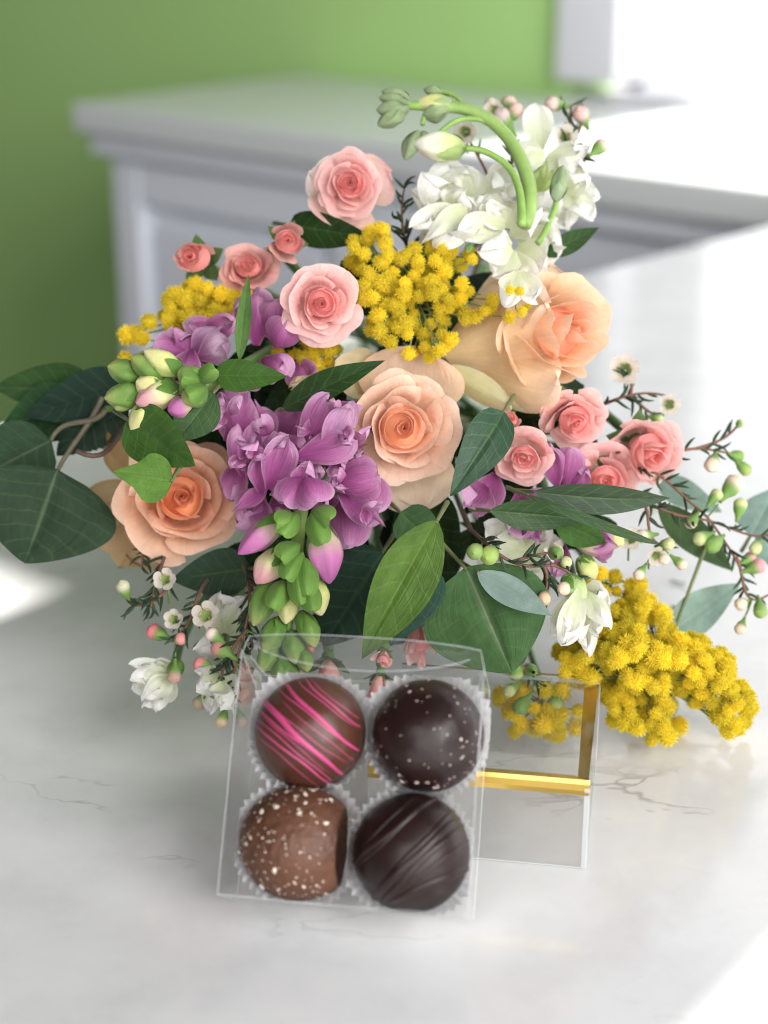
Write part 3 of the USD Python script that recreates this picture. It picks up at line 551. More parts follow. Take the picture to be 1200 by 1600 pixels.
rose('pink_rose', 'small pale pink bud seen through the clear flap', 600, 1027, 20, .0, -1.2, -0.002, n=9, seed=22, openness=.6, **PK)
rose('pink_rose', 'long pink rosebud hanging beside the big round leaf', 655, 990, 30, .1, -2.0, 0.004, n=10, seed=23, openness=.55, rise=1.9, **PK)
rose('pink_rose', 'pink bud between the two upper chocolates behind the clear plastic', 592, 1082, 30, -.2, -2.2, 0.004, n=10, seed=24, openness=.5, rise=1.8, **PK)

# ------------------------------------------------------------------ mimosa
def pompom(seed):
    r = np.random.default_rng(seed); ico = trimesh.creation.icosphere(subdivisions=2); v = np.array(ico.vertices) * (0.72 + r.uniform(-.06, .06, (len(ico.vertices), 1)))
    V, Fc = [v], [np.array(ico.faces)]; o = len(v); n = 300
    for i in range(n):
        z = 1 - 2 * (i + .5) / n; a = i * 2.39996 + r.normal() * .15; q = math.sqrt(1 - z * z); d = norm(np.array([q * math.cos(a), q * math.sin(a), z]) + r.normal(size=3) * 0.12)
        fr_ = frame(d, r.normal(size=3)); l = 0.98 + r.uniform(-.10, .20)
        pts = [d * .66 + 0.055 * (fr_[:, 0] * math.cos(t) + fr_[:, 1] * math.sin(t)) for t in (0, 2.1, 4.2)] + [d * l + fr_[:, 0] * .02, d * l + fr_[:, 1] * .03]
        V.append(np.array(pts)); Fc.append(np.array([(0, 1, 3), (1, 2, 4), (2, 0, 3), (1, 4, 3), (2, 3, 4)]) + o); o += 5
    V = np.vstack(V); rad = np.linalg.norm(V, axis=1)
    return V, np.vstack(Fc), rad
PP = [pompom(k) for k in range(5)]
from shapely.geometry import Polygon, Point
def mimosa(label, poly, n, rpx, dd=0.0, extra=(), seed=0, thick=0.006, root=None, c1=(.99, .83, .06), c2=(1.0, .93, .12), depth=None, group=None, dome=0.0, mind=0.62):
    r = np.random.default_rng(3000 + seed); pts = []
    if poly is not None:
        pg = Polygon(poly); x0, y0, x1, y1 = pg.bounds; tries = 0
        while len(pts) < n and tries < 9000:
            tries += 1; x, y = r.uniform(x0, x1), r.uniform(y0, y1)
            if not pg.contains(Point(x, y)): continue
            z = r.uniform(-1, 1)
            if any((x - a) ** 2 + (y - b) ** 2 + ((z - c) * thick * 5000 * .5) ** 2 < (rpx * 2 * mind) ** 2 for a, b, c, _ in pts): continue
            edge = min(1.0, pg.exterior.distance(Point(x, y)) / 70.0)
            pts.append((x, y, z, edge))
    pts += [(x, y, -1.0, 0.0) for x, y in extra]
    cx, cy = (np.mean([p[0] for p in pts]), np.mean([p[1] for p in pts])) if root is None else root
    d0 = (D(cx, cy) if depth is None else depth); th = thing('mimosa_sprig', label, 'mimosa', P(cx, cy, d0 + dd + .02), group)
    rootp = P(cx, cy, d0 + dd + .022)
    hub = []
    for i, (x, y, z, edge) in enumerate(pts):
        dl = (D(x, y) if depth is None else depth) + dd + z * thick * .5 - dome * edge; R = PX(rpx * r.uniform(.72, 1.15), dl); p = P(x, y, dl); p[2] = max(p[2], R * 1.0)
        V, Fc, rad = PP[i % 5]; Q, _ = np.linalg.qr(r.normal(size=(3, 3))); t = np.clip((rad - .7) / .35, 0, 1)[:, None]
        K = np.array(c1) * (1 - t) + np.array(c2) * t
        obj('flower_ball', ((V * R) @ Q.T + p, Fc), M_fluff, th, col=K * r.uniform(.9, 1.05), smooth=False)
        hub.append(p)
    hub = np.array(hub); tw = []
    for i, p in enumerate(hub):
        m = rootp * .5 + p * .5 + r.normal(size=3) * .002
        tw.append(tube(spline([p, m, rootp], 6), 0.00028, 5))
    obj('stalks', join(tw), M_stem, th, col=(.28, .32, .08)); stem_to_binding(th, rootp, norm(rootp - CAM), .0011)
mimosa('large cluster of fluffy yellow mimosa above the central peach rose', [(540, 385), (590, 352), (622, 392), (700, 380), (742, 402), (730, 450), (786, 470), (785, 492), (735, 500), (695, 545), (672, 560), (620, 552), (575, 522), (565, 440), (538, 412)], 130, 12.6, 0.004, [(722, 443), (700, 466), (757, 486), (826, 483), (770, 468), (795, 495), (600, 358), (553, 388)], 1, .014, mind=.5)
mimosa('dim yellow mimosa under the half open pink rose at upper left', [(252, 492), (265, 462), (310, 443), (350, 450), (390, 470), (380, 505), (330, 512), (300, 512), (255, 512)], 46, 15, 0.012, [(233, 503), (213, 518), (199, 524), (196, 560), (222, 528)], 2, .010, mind=.5)
mimosa('shaded mimosa balls under the wide open pink rose', [(428, 545), (470, 530), (545, 545), (540, 575), (480, 592), (435, 580)], 14, 13, 0.016, [], 3, .008)
mimosa('bright yellow mimosa spray lying on the counter at right', [(868, 1012), (905, 985), (950, 955), (985, 925), (1030, 940), (1060, 985), (1110, 1000), (1150, 1045), (1175, 1095), (1165, 1140), (1135, 1150), (1115, 1110), (1060, 1085), (1045, 1110), (1062, 1155), (1020, 1160), (960, 1130), (935, 1080), (880, 1060)], 295, 14.5, 0.0, [], 4, .024, depth=.512, dome=.018, mind=.46)
mimosa('few yellow mimosa balls behind the lower white flower', [(930, 890), (965, 900), (1005, 915), (985, 945), (945, 930), (885, 925)], 14, 13, .012, [], 5, .008)
mimosa('yellow mimosa balls seen through the gold rimmed box', [(775, 1085), (830, 1070), (905, 1075), (905, 1140), (860, 1150), (790, 1150)], 26, 15, 0.0, [(885, 1050), (912, 1048), (878, 1075)], 6, .010, depth=.505)
mimosa('three tiny mimosa balls on the side-facing peach rose', None, 0, 9, -.034, [(812, 455), (797, 453), (815, 487)], 7, .004)

# ------------------------------------------------------------------ leaves
DG, MG, LG, EU, EUP = (.022, .062, .012), (.046, .12, .016), (.13, .24, .035), (.06, .115, .06), (.22, .32, .26)
RIBD, RIBE = (.07, .13, .04), (.22, .28, .17)
def leaf(name, label, b, t, w, dd=(0, 0), c=DG, m=None, rib=RIBD, petiole=None, cat='leaf', group=None, **k):
    d0, d1 = D(*b) + dd[0], D(*t) + dd[1]; B_, T_ = P(*b, d0), P(*t, d1)
    th = thing(name, label, cat, B_, group); W = PX(w, (d0 + d1) / 2)
    put('leaf_blade', blade(B_, T_, W, base=c, tip=k.pop('tip', c), rib=rib, **k), M_leaf if m is None else m, th)
    ax = norm(T_ - B_); mid = B_ + ax * np.linalg.norm(T_ - B_) * .02
    pe = P(*petiole, d0 + .006) if petiole is not None else B_ - ax * .006 + norm(B_ - CAM) * .014
    obj('leaf_stalk', tube(spline([mid, (mid + pe) / 2 + norm(B_ - CAM) * .001, pe], 8), np.linspace(.0005, .0008, 8), 6), M_stem, th, col=(.14, .17, .06))
    return th
leaf('ruscus_leaf', 'dark green oval leaf lying across the left purple petals', (335, 586), (448, 588), 52, (-.012, -.014), MG, M_gloss, kind='ovate', fold=.15)
leaf('ruscus_leaf', 'long dark leaf pointing up over the left edge of the central peach rose', (440, 640), (602, 563), 50, (.004, -.016), DG, M_gloss, kind='lance', fold=.25, roll=-.3, bend=.15)
leaf('ruscus_leaf', 'narrow upright green leaf in front of the half open pink rose', (374, 565), (388, 428), 24, (-.012, -.014), (.09, .19, .04), M_leaf, kind='lance', fold=.4, bend=.1)
leaf('rose_leaf', 'dark green leaf under the topmost pink rose', (452, 352), (583, 372), 58, (.018, .006), DG, M_leaf, kind='ovate', fold=.15, roll=.2, vein=.006)
leaf('ruscus_leaf', 'dark pointed leaf sticking out right of the white flowers', (850, 400), (936, 355), 34, (.008, .006), DG, M_leaf, kind='lance', fold=.15)
leaf('round_leaf', 'round green leaf behind the side-facing peach rose', (885, 462), (932, 505), 66, (.03, .026), (.06, .12, .05), M_leaf, kind='round')
leaf('ruscus_leaf', 'glossy dark oval leaf right of the central peach rose', (788, 642), (703, 776), 74, (-.010, -.018), (.028, .07, .035), M_gloss, kind='ovate', fold=.2, bend=.15, roll=-.15)
leaf('ruscus_leaf', 'long dark arching leaf over the half covered pink rose', (832, 768), (1048, 778), 50, (-.014, -.016), (.025, .055, .022), M_gloss, kind='lance', bend=.22, roll=.35, fold=.2)
leaf('ruscus_leaf', 'dark drooping leaf under the purple petals at right', (765, 798), (915, 812), 50, (-.012, -.014), DG, M_gloss, kind='lance', fold=.25, roll=.2)
leaf('ruscus_leaf', 'small dark leaf hanging by the purple bud at right', (865, 812), (948, 848), 54, (-.008, -.010), MG, M_leaf, kind='lance', fold=.2)
leaf('grass_leaf', 'thin dark curved leaf arching over the white petals at right', (820, 772), (1030, 850), 17, (-.018, -.020), DG, M_gloss, kind='strap', bend=.45, roll=.1)
leaf('ruscus_leaf', 'mid green leaf behind the right waxflower twigs', (1028, 785), (1145, 892), 56, (.012, .016), (.07, .13, .05), M_leaf, kind='lance', fold=.2, roll=.3)
leaf('eucalyptus_leaf', 'pale blue green leaf on a red stalk above the mimosa spray', (1052, 984), (1156, 912), 66, (.012, .016), EUP, M_euc, rib=(.3, .38, .3), kind='ovate', petiole=(1104, 850), roll=.25)
leaf('eucalyptus_leaf', 'pale leaf cut off by the right edge of the picture', (1172, 838), (1215, 762), 74, (.016, .016), (.2, .29, .25), M_euc, rib=(.3, .38, .3), kind='ovate')
leaf('eucalyptus_leaf', 'pale leaf below the one cut off at the right edge', (1182, 838), (1240, 880), 60, (.018, .018), (.16, .25, .2), M_euc, rib=(.3, .38, .3), kind='ovate')
leaf('eucalyptus_leaf', 'pale leaf behind the rightmost pink rose', (1030, 752), (1128, 800), 46, (.03, .03), EUP, M_euc, rib=(.3, .38, .3), kind='ovate')
leaf('eucalyptus_leaf', 'large blue green leaf with pale midrib in front of the bouquet', (727, 886), (800, 1052), 205, (-.010, -.022), (.058, .125, .042), M_euc, rib=(.26, .33, .2), kind='diamond', petiole=(680, 838), fold=-.10, vein=.004, bend=-.12, nu=19, nv=26)
leaf('eucalyptus_leaf', 'pale turned up flap of foliage above the big round leaf', (745, 893), (862, 962), 50, (-.0125, -.026), (.25, .34, .30), M_euc, rib=(.3, .38, .3), kind='lance', roll=-.35)
leaf('folded_leaf', 'long folded bright green leaf hanging above the chocolate box', (684, 812), (565, 1030), 100, (-.018, -.026), (.075, .15, .018), M_leaf, rib=(.12, .20, .04), kind='lance', fold=.35, roll=-.25, bend=-.12, nu=15, nv=24)
leaf('eucalyptus_leaf', 'teal leaf half hidden by the folded bright green leaf', (655, 872), (610, 1010), 115, (-.006, -.012), (.035, .085, .060), M_euc, rib=(.09, .14, .09), kind='ovate', roll=.25)
leaf('eucalyptus_leaf', 'dark teal leaf right of the hanging green bud spike', (600, 860), (505, 1010), 150, (.004, .004), (.02, .05, .030), M_euc, rib=(.05, .09, .05), kind='ovate')
leaf('ruscus_leaf', 'small green leaf behind the base of the folded leaf', (625, 800), (690, 862), 70, (.0, .0), (.04, .10, .03), M_leaf, kind='ovate')
leaf('ivy_leaf', 'bright green pointed leaf on the lower left peach rose', (270, 752), (176, 737), 78, (-.036, -.042), (.11, .23, .035), M_leaf, rib=(.13, .26, .05), kind='ivy', petiole=(282, 728), fold=.06, nv=24)
leaf('rose_leaf', 'green leaf hanging over the top of the lower left peach rose', (198, 655), (305, 728), 92, (-.026, -.036), (.05, .125, .02), M_leaf, kind='ovate', fold=.12, roll=.15)
leaf('rose_leaf', 'dark leaf under the left green bud spike', (335, 612), (272, 692), 72, (-.018, -.024), (.04, .09, .025), M_leaf, kind='lance', fold=.2)
leaf('rose_leaf', 'dark saw edged leaf among the left eucalyptus leaves', (190, 620), (88, 712), 92, (.014, .006), (.012, .035, .018), M_leaf, kind='ovate', tooth=.10, nv=34)
leaf('eucalyptus_leaf', 'dark leaf under the lower left peach rose', (392, 888), (268, 906), 76, (.01, .008), (.03, .06, .035), M_euc, kind='ovate')
e = thing('eucalyptus_sprig', 'eucalyptus branch with large dull leaves reaching out at far left', 'eucalyptus', P(160, 640, D(160, 640) + .02))
def ebl(b, t, w, d0, d1, c, **k): put('leaf_blade', blade(P(*b, D(*b) + d0), P(*t, D(*t) + d1), PX(w, .5), base=c, tip=k.pop('tip', c), rib=k.pop('rib', (.12, .17, .10)), nu=15, nv=22, **k), M_euc, e)
ebl((150, 610), (-12, 605), 92, .018, .004, (.028, .07, .018), kind='ovate', roll=-.3)
ebl((118, 632), (5, 665), 100, .012, .002, (.022, .065, .022), kind='ovate', roll=.1)
ebl((205, 600), (40, 650), 88, .006, .0, (.018, .042, .028), kind='ovate', rib=(.03, .06, .04))
ebl((80, 688), (-60, 760), 118, -.004, -.012, (.032, .066, .032), kind='ovate', roll=-.1)
ebl((90, 733), (38, 880), 235, -.010, -.022, (.026, .052, .026), kind='diamond', roll=.05, bend=-.1)
for pts in ([(165, 640), (120, 660), (95, 668), (78, 690), (45, 745)], [(160, 620), (118, 690), (103, 712), (90, 735), (66, 820)]):
    obj('twig', tube(spline([P(x, y, D(x, y) + .004 - .006 * i / 4) for i, (x, y) in enumerate(pts)], 20), np.linspace(.0010, .0005, 20), 7), M_stem, e, col=(.16, .14, .09))
obj('twig', tube(spline([P(120, 705, .5), P(150, 712, .5), P(180, 690, .508), P(215, 655, .52)], 14), .0008, 7), M_stem, e, col=(.12, .07, .05))
stem_to_binding(e, P(165, 640, D(165, 640) + .004), norm([.6, .6, 0]), .0012)
# dark greenery inside the bouquet
r = np.random.default_rng(77)
hull = Polygon([(210, 640), (300, 500), (420, 470), (560, 420), (640, 380), (760, 400), (880, 470), (900, 620), (960, 700), (930, 830), (880, 930), (800, 1000), (640, 1010), (480, 1010), (380, 950), (330, 870), (240, 760)])
gl = ['dark ruscus greenery packed behind the upper flowers', 'dark ruscus greenery packed behind the left flowers', 'dark ruscus greenery packed behind the central flowers', 'dark ruscus greenery packed behind the right flowers', 'dark ruscus greenery filling the gap above the chocolate box', 'dark ruscus greenery between the lower left peach rose and the hanging bud spike', 'dark ruscus greenery under the wide open pink rose', 'dark ruscus greenery under the pink roses at right']
cen = [(640, 450), (330, 650), (600, 700), (840, 720), (560, 920), (385, 860), (410, 600), (800, 830)]
for gi, lab in enumerate(gl):
    g_ = thing('ruscus_sprig', lab, 'greenery', P(*cen[gi], D(*cen[gi]) + .05)); root = P(*cen[gi], D(*cen[gi]) + .06)
    k = 0
    sg = 1.0 if gi < 5 else 0.5
    while k < (15 if gi < 5 else 8):
        x, y = cen[gi][0] + r.normal() * 85 * sg, cen[gi][1] + r.normal() * 75 * sg
        if not hull.contains(Point(x, y)): continue
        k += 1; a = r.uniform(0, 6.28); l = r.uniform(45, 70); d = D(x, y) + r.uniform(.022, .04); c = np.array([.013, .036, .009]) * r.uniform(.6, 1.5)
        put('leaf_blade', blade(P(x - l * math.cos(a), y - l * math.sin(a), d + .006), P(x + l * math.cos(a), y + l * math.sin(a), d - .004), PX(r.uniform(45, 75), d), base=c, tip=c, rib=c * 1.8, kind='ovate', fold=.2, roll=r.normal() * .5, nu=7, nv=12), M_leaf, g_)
    stem_to_binding(g_, root, norm(root - CAM), .0012)

# ------------------------------------------------------------------ purple snapdragons, white stock
PU, PUL, PUD = (.36, .062, .245), (.58, .21, .45), (.20, .028, .125)
def petals(th, lst, m, d_ref=0.0, base=PU, tip=PUL, edge=None, **kw):
    for q in lst:
        b, t, w = q[0], q[1], q[2]; o = q[3] if len(q) > 3 else {}; o = dict(o); dz = o.pop('d', 0.0); dt = o.pop('dt', -.006)
        d = D((b[0] + t[0]) / 2, (b[1] + t[1]) / 2) + d_ref + dz
        a = dict(kind='obov', ruffle=.40, fold=.3, base=base, tip=tip, edge=edge, nu=13, nv=14); a.update(kw); a.update(o)
        if m is M_stock and a['edge'] is None: a['edge'] = (.68, .38, .58)
        if m is M_stock and a['kind'] == 'obov' and 'fold' not in o: a['fold'] = [-.35, .3, .0, .15, -.2, .4][int(b[0] * 3 + t[1]) % 6]
        a.setdefault('curl', [.35, -.1, .15, .5, .05][int(b[0] + t[1]) % 5] if a['kind'] == 'obov' and m is M_stock else 0)
        if m is M_white and 'ruffle' not in o: a['ruffle'] = .48
        put('petal', blade(P(*b, d), P(*t, d + dt), PX(w * .9, d), **a), m, th)
def bud(th, b, t, w, dd=0.0, cols=None, sep=3, scol=(.085, .19, .028), name='bud', lobes=5, amp=.11, dt=0.0, fat=.5):
    d = D(*b) + dd; B_, T_ = P(*b, d), P(*t, d + dt); R = PX(w * .86, d) / 2; cols = cols or [(0, (.14, .28, .05)), (1, (.24, .36, .10))]
    bd = put(name, revolve(B_, T_, [(0, R * .25), (.2, R * .75), (fat, R), (.78, R * .72), (.93, R * .36), (1, R * .06)], lobes, amp, 20, cols), M_bud, th)
    ax = norm(T_ - B_); fr_ = frame(ax)
    for k in range(sep):
        a = k * 2 * math.pi / sep + b[0]; dv = fr_[:, 0] * math.cos(a) + fr_[:, 1] * math.sin(a); Ln = np.linalg.norm(T_ - B_)
        put('sepal', blade(B_ + dv * R * .3, B_ + dv * R * 1.06 + ax * Ln * .55, R * 1.35, view=dv, kind='ovate', bend=.35, fold=-.3, base=scol, tip=np.array(scol) * 1.25, nu=7, nv=10), M_bud, bd)
    return bd
PURP = [(0, (.30, .36, .14)), (.35, (.52, .40, .30)), (.6, (.50, .17, .36)), (1, (.40, .10, .30))]
CREAMP = [(0, (.40, .46, .16)), (.5, (.62, .60, .30)), (.75, (.66, .36, .36)), (1, (.58, .24, .30))]
CREAM = [(0, (.26, .38, .10)), (.5, (.55, .58, .20)), (1, (.68, .62, .32))]
GREEN = [(0, (.085, .18, .025)), (.7, (.15, .27, .05)), (1, (.36, .40, .13))]
lump = dict(kind='round', fold=-.8, ruffle=.05, bend=.35)
sn = thing('purple_snapdragon', 'purple snapdragon with its green bud spike hanging towards the chocolates', 'snapdragon', P(470, 740, .52))
petals(sn, [((390, 705), (352, 606), 76, dict(lump, d=.004)), ((352, 690), (385, 618), 40, dict(d=.002)), ((420, 700), (402, 640), 60, dict(d=.010, base=PUD)), ((440, 690), (468, 640), 70, dict(d=.012, base=PUD)),
            ((380, 745), (372, 680), 44, {}), ((388, 745), (398, 668), 40, {}), ((400, 750), (425, 682), 44, {}), ((372, 720), (362, 770), 50, dict(d=.006)), ((410, 765), (384, 800), 66, dict(d=.004)),
            ((420, 765), (450, 684), 62, dict(d=-.008, fold=.5)), ((408, 770), (412, 715), 52, dict(d=-.006)),
            ((470, 712), (512, 618), 58, dict(d=-.004, ruffle=.2)), ((462, 715), (548, 690), 62, dict(d=-.010, ruffle=.2)), ((505, 705), (548, 634), 52, dict(d=-.010, tip=(.78, .52, .74), ruffle=.25)), ((452, 725), (478, 690), 60, dict(d=-.004)),
            ((450, 742), (440, 690), 40, dict(d=-.004)), ((508, 730), (560, 702), 60, dict(d=.004, base=PUD)), ((520, 735), (545, 690), 56, dict(d=-.002)),
            ((560, 735), (578, 800), 92, dict(lump, d=-.004, base=PU, tip=PUL)), ((545, 775), (545, 855), 80, dict(lump, d=-.002, base=PUD)), ((528, 760), (592, 742), 84, dict(lump, d=-.010)), ((530, 770), (590, 815), 50, dict(d=-.006)),
            ((472, 745), (444, 785), 58, dict(lump, d=-.016)), ((478, 745), (495, 785), 74, dict(lump, d=-.020)), ((470, 760), (478, 735), 46, dict(d=-.012)),
            ((418, 762), (362, 800), 30, dict(d=-.004, kind='lance')), ((400, 770), (412, 830), 44, dict(d=.004, base=PUD)), ((430, 775), (440, 800), 50, dict(d=.008, base=PUD)), ((500, 770), (520, 812), 60, dict(d=.010, base=PUD))], M_stock)
rq = np.random.default_rng(61); extra = []
for k in range(34):
    a_ = rq.uniform(0, 6.28); cx, cy = [(395, 720), (515, 660), (560, 770), (475, 760), (420, 700), (350, 650), (540, 720)][k % 7]; cx += rq.normal() * 14; cy += rq.normal() * 14; l_ = rq.uniform(14, 30)
    extra.append(((cx, cy), (cx + l_ * math.cos(a_), cy + l_ * math.sin(a_)), rq.uniform(22, 40), dict(d=rq.uniform(-.012, .0), ruffle=.5, roll=rq.normal() * .5, tip=PUL if k % 3 else (.72, .42, .62))))
petals(sn, extra, M_stock)
obj('stem', tube(spline([P(480, 745, .500), P(470, 800, .492), P(462, 880, .487), P(452, 960, .484), P(440, 1060, .486)], 24), np.linspace(.0024, .0012, 24), 10), M_stem, sn, col=(.22, .36, .08))
sd_ = -.010
for a in [((447, 806), (372, 866), 46, PURP, 2), ((440, 858), (400, 912), 50, CREAMP, 2), ((500, 815), (515, 912), 60, PURP, 2), ((455, 915), (446, 975), 42, CREAM, 3), ((425, 905), (396, 978), 46, GREEN, 3), ((487, 900), (502, 962), 44, CREAM, 2),
          ((470, 955), (492, 1012), 40, GREEN, 3), ((440, 965), (412, 1020), 44, GREEN, 3), ((455, 985), (462, 1038), 40, GREEN, 3), ((430, 1000), (408, 1050), 38, GREEN, 3), ((445, 1020), (438, 1078), 40, GREEN, 3), ((470, 1010), (480, 1050), 34, GREEN, 3), ((452, 1030), (460, 1085), 32, GREEN, 2)]:
    bud(sn, a[0], a[1], a[2], -.012, a[3], a[4], dt=-.004, fat=.55)
petals(sn, [((470, 812), (432, 818), 46, {}), ((468, 800), (440, 835), 40, {}), ((488, 792), (515, 812), 44, {}), ((486, 800), (505, 850), 42, {}), ((470, 850), (438, 872), 46, {}), ((474, 862), (445, 905), 44, {}), ((476, 870), (480, 930), 46, {}), ((462, 880), (470, 945), 40, {}), ((478, 905), (490, 955), 40, {}), ((445, 905), (425, 950), 40, {})],
       M_bud, -.018, base=(.085, .19, .025), tip=(.15, .29, .05), kind='round', fold=-.9, bend=.3, ruffle=.04)
stem_to_binding(sn, P(478, 735, .510), norm([0, 1, .2]), .002)
s2 = thing('purple_snapdragon', 'snapdragon with green and cream buds pointing left', 'snapdragon', P(300, 570, .53))
petals(s2, [((305, 560), (240, 540), 70, dict(lump, d=.0)), ((300, 565), (275, 520), 54, {}), ((300, 560), (338, 520), 60, dict(tip=(.72, .52, .70))), ((285, 570), (262, 585), 60, dict(base=PUD)), ((310, 560), (345, 540), 60, dict(d=-.004, tip=(.78, .62, .74), ruffle=.25)), ((300, 545), (290, 580), 50, dict(d=-.006, base=PUD)),
            ((320, 520), (360, 505), 46, dict(d=.006)), ((345, 520), (300, 508), 40, dict(d=.006)), ((300, 575), (285, 600), 40, dict(d=.002, base=PUD)), ((290, 560), (312, 592), 44, dict(base=PUD))], M_stock, .0)
obj('stem', tube(spline([P(375, 575, .500), P(330, 600, .494), P(270, 605, .491), P(190, 600, .496)], 18), np.linspace(.0024, .0012, 18), 10), M_stem, s2, col=(.24, .36, .09))
for a in [((280, 605), (212, 630), 54, CREAMP, 2), ((225, 590), (168, 572), 46, GREEN, 3), ((230, 615), (163, 622), 48, GREEN, 3), ((245, 632), (204, 672), 50, CREAM, 3), ((262, 590), (205, 558), 48, GREEN, 3), ((285, 585), (225, 548), 44, CREAM, 3), ((320, 600), (278, 580), 46, GREEN, 3), ((322, 608), (285, 628), 46, GREEN, 3), ((300, 630), (262, 642), 40, PURP, 1), ((215, 605), (180, 640), 44, GREEN, 3), ((255, 610), (212, 596), 46, CREAM, 2)]:
    bud(s2, a[0], a[1], a[2], -.020, a[3], a[4], dt=-.004, fat=.5)
petals(s2, [((320, 595), (285, 590), 40, {}), ((325, 605), (295, 618), 38, {}), ((310, 598), (335, 575), 34, {})], M_bud, -.024, base=(.08, .18, .024), tip=(.15, .28, .05), kind='round', fold=-.8, bend=.3, ruffle=.04)
stem_to_binding(s2, P(380, 572, .503), norm([.4, 1, 0]), .002)
s3 = thing('purple_snapdragon', 'purple petals behind the narrow upright leaf', 'snapdragon', P(430, 510, .53))
petals(s3, [((440, 535), (428, 470), 78, dict(lump)), ((400, 540), (405, 462), 60, {}), ((430, 545), (450, 500), 66, dict(lump, d=-.004)), ((395, 530), (380, 480), 50, dict(d=.004)), ((410, 560), (440, 580), 60, dict(base=PUD)), ((400, 560), (380, 600), 60, dict(base=PUD, d=.006)), ((455, 560), (480, 600), 60, dict(base=PUD, d=.01))], M_stock, .004)
stem_to_binding(s3, P(420, 545, .52), norm([0, 1, 0]), .002)
s4 = thing('purple_snapdragon', 'purple petals showing between the pink roses at right', 'snapdragon', P(880, 730, .53))
petals(s4, [((880, 765), (893, 700), 60, dict(lump)), ((870, 760), (862, 705), 44, {}), ((885, 770), (915, 735), 44, {}), ((760, 760), (735, 785), 70, dict(base=PUD)), ((775, 740), (755, 790), 60, dict(d=.004)), ((810, 770), (815, 830), 56, {}), ((830, 800), (838, 840), 50, {}), ((800, 790), (850, 780), 44, dict(base=PUD)), ((905, 825), (955, 850), 44, dict(d=-.006)), ((925, 820), (945, 870), 44, {}), ((880, 850), (870, 895), 44, dict(base=PUD))], M_stock, .002)
for a in [((900, 850), (958, 858), 36, PURP, 0), ((905, 870), (930, 905), 40, CREAM, 3), ((940, 835), (975, 850), 36, CREAM, 2)]: bud(s4, a[0], a[1], a[2], -.004, a[3], a[4])
stem_to_binding(s4, P(850, 770, .53), norm([0, 1, 0]), .002)

WB, WT = (.74, .80, .50), (.86, .85, .80)
w1 = thing('white_stock', 'white stock flower with thick curved green stem at the top right', 'stock flower', P(790, 340, .52))
white = dict(base=WB, tip=WT, edge=(.9, .89, .86))
petals(w1, [((720, 330), (655, 300), 70, {}), ((720, 320), (700, 255), 90, dict(ruffle=.2)), ((715, 315), (660, 345), 60, {}), ((722, 330), (740, 262), 60, dict(ruffle=.2)), ((715, 325), (680, 290), 74, dict(d=-.006)), ((700, 330), (725, 300), 60, dict(d=-.010)),
            ((725, 330), (660, 350), 56, dict(d=-.008)), ((725, 335), (690, 375), 64, dict(d=-.008)), ((715, 335), (655, 380), 50, dict(d=.002)), ((730, 320), (668, 372), 40, dict(d=-.012, kind='lance')), ((735, 340), (705, 372), 44, dict(d=-.008)),
            ((760, 300), (805, 270), 66, dict(ruffle=.2)), ((750, 300), (790, 290), 60, dict(d=-.004)), ((745, 310), (730, 340), 50, {}),
            ((790, 345), (735, 310), 62, dict(d=-.008)), ((790, 350), (718, 360), 56, dict(d=-.012)), ((780, 330), (750, 360), 60, dict(d=-.010)), ((795, 350), (785, 310), 56, {}), ((800, 355), (770, 320), 40, dict(d=-.012)),
            ((800, 390), (770, 430), 84, dict(d=-.004, ruffle=.2)), ((800, 385), (765, 390), 60, dict(d=-.010)), ((805, 390), (850, 420), 92, dict(ruffle=.2)), ((810, 380), (880, 385), 92, dict(ruffle=.25)), ((815, 375), (860, 350), 60, {}), ((805, 395), (820, 445), 60, dict(d=-.004)), ((800, 370), (830, 340), 50, dict(d=-.006)), ((845, 360), (850, 310), 70, dict(d=.008)),
            ((845, 235), (838, 162), 54, dict(ruffle=.06)), ((848, 240), (808, 232), 44, {}), ((850, 238), (810, 255), 44, dict(d=-.004)), ((855, 245), (915, 232), 38, dict(d=-.004)), ((850, 250), (880, 270), 50, {}), ((845, 250), (830, 300), 60, {}),
            ((885, 290), (905, 255), 60, dict(d=.0)), ((885, 295), (932, 305), 44, dict(d=-.004, ruffle=.2)), ((885, 300), (915, 332), 52, dict(d=-.002)), ((880, 295), (915, 280), 44, dict(d=-.006)), ((880, 320), (885, 355), 50, dict(d=.006))], M_white, .012, **white)
def gtube(th, pts, dd, r0, r1, col=(.24, .40, .09), name='stem', n=20):
    obj(name, tube(spline([P(x, y, D(x, y) + dd) for x, y in pts], n), np.linspace(r0, r1, n), 9), M_stem, th, col=col)
gtube(w1, [(818, 352), (828, 300), (818, 260), (795, 218), (765, 188), (725, 170), (690, 168)], -.006, .0024, .0019, (.26, .40, .11), n=36)
gtube(w1, [(815, 352), (812, 300), (795, 262), (770, 242), (728, 232)], -.009, .0014, .0009)
gtube(w1, [(770, 195), (745, 186), (715, 188), (692, 203), (680, 212)], -.006, .0009, .0008)
gtube(w1, [(690, 165), (665, 180), (660, 195)], -.004, .0008, .0007); gtube(w1, [(725, 165), (700, 145), (672, 143)], -.002, .0007, .0006)
gtube(w1, [(690, 168), (650, 165), (618, 165)], -.005, .0018, .0012); gtube(w1, [(840, 380), (860, 345), (870, 310)], .002, .0010, .0009)
WBUD = [(0, (.34, .44, .14)), (.35, (.60, .66, .30)), (.6, (.82, .82, .62)), (1, (.85, .83, .72))]
GREY = [(0, (.22, .30, .14)), (1, (.26, .33, .18))]
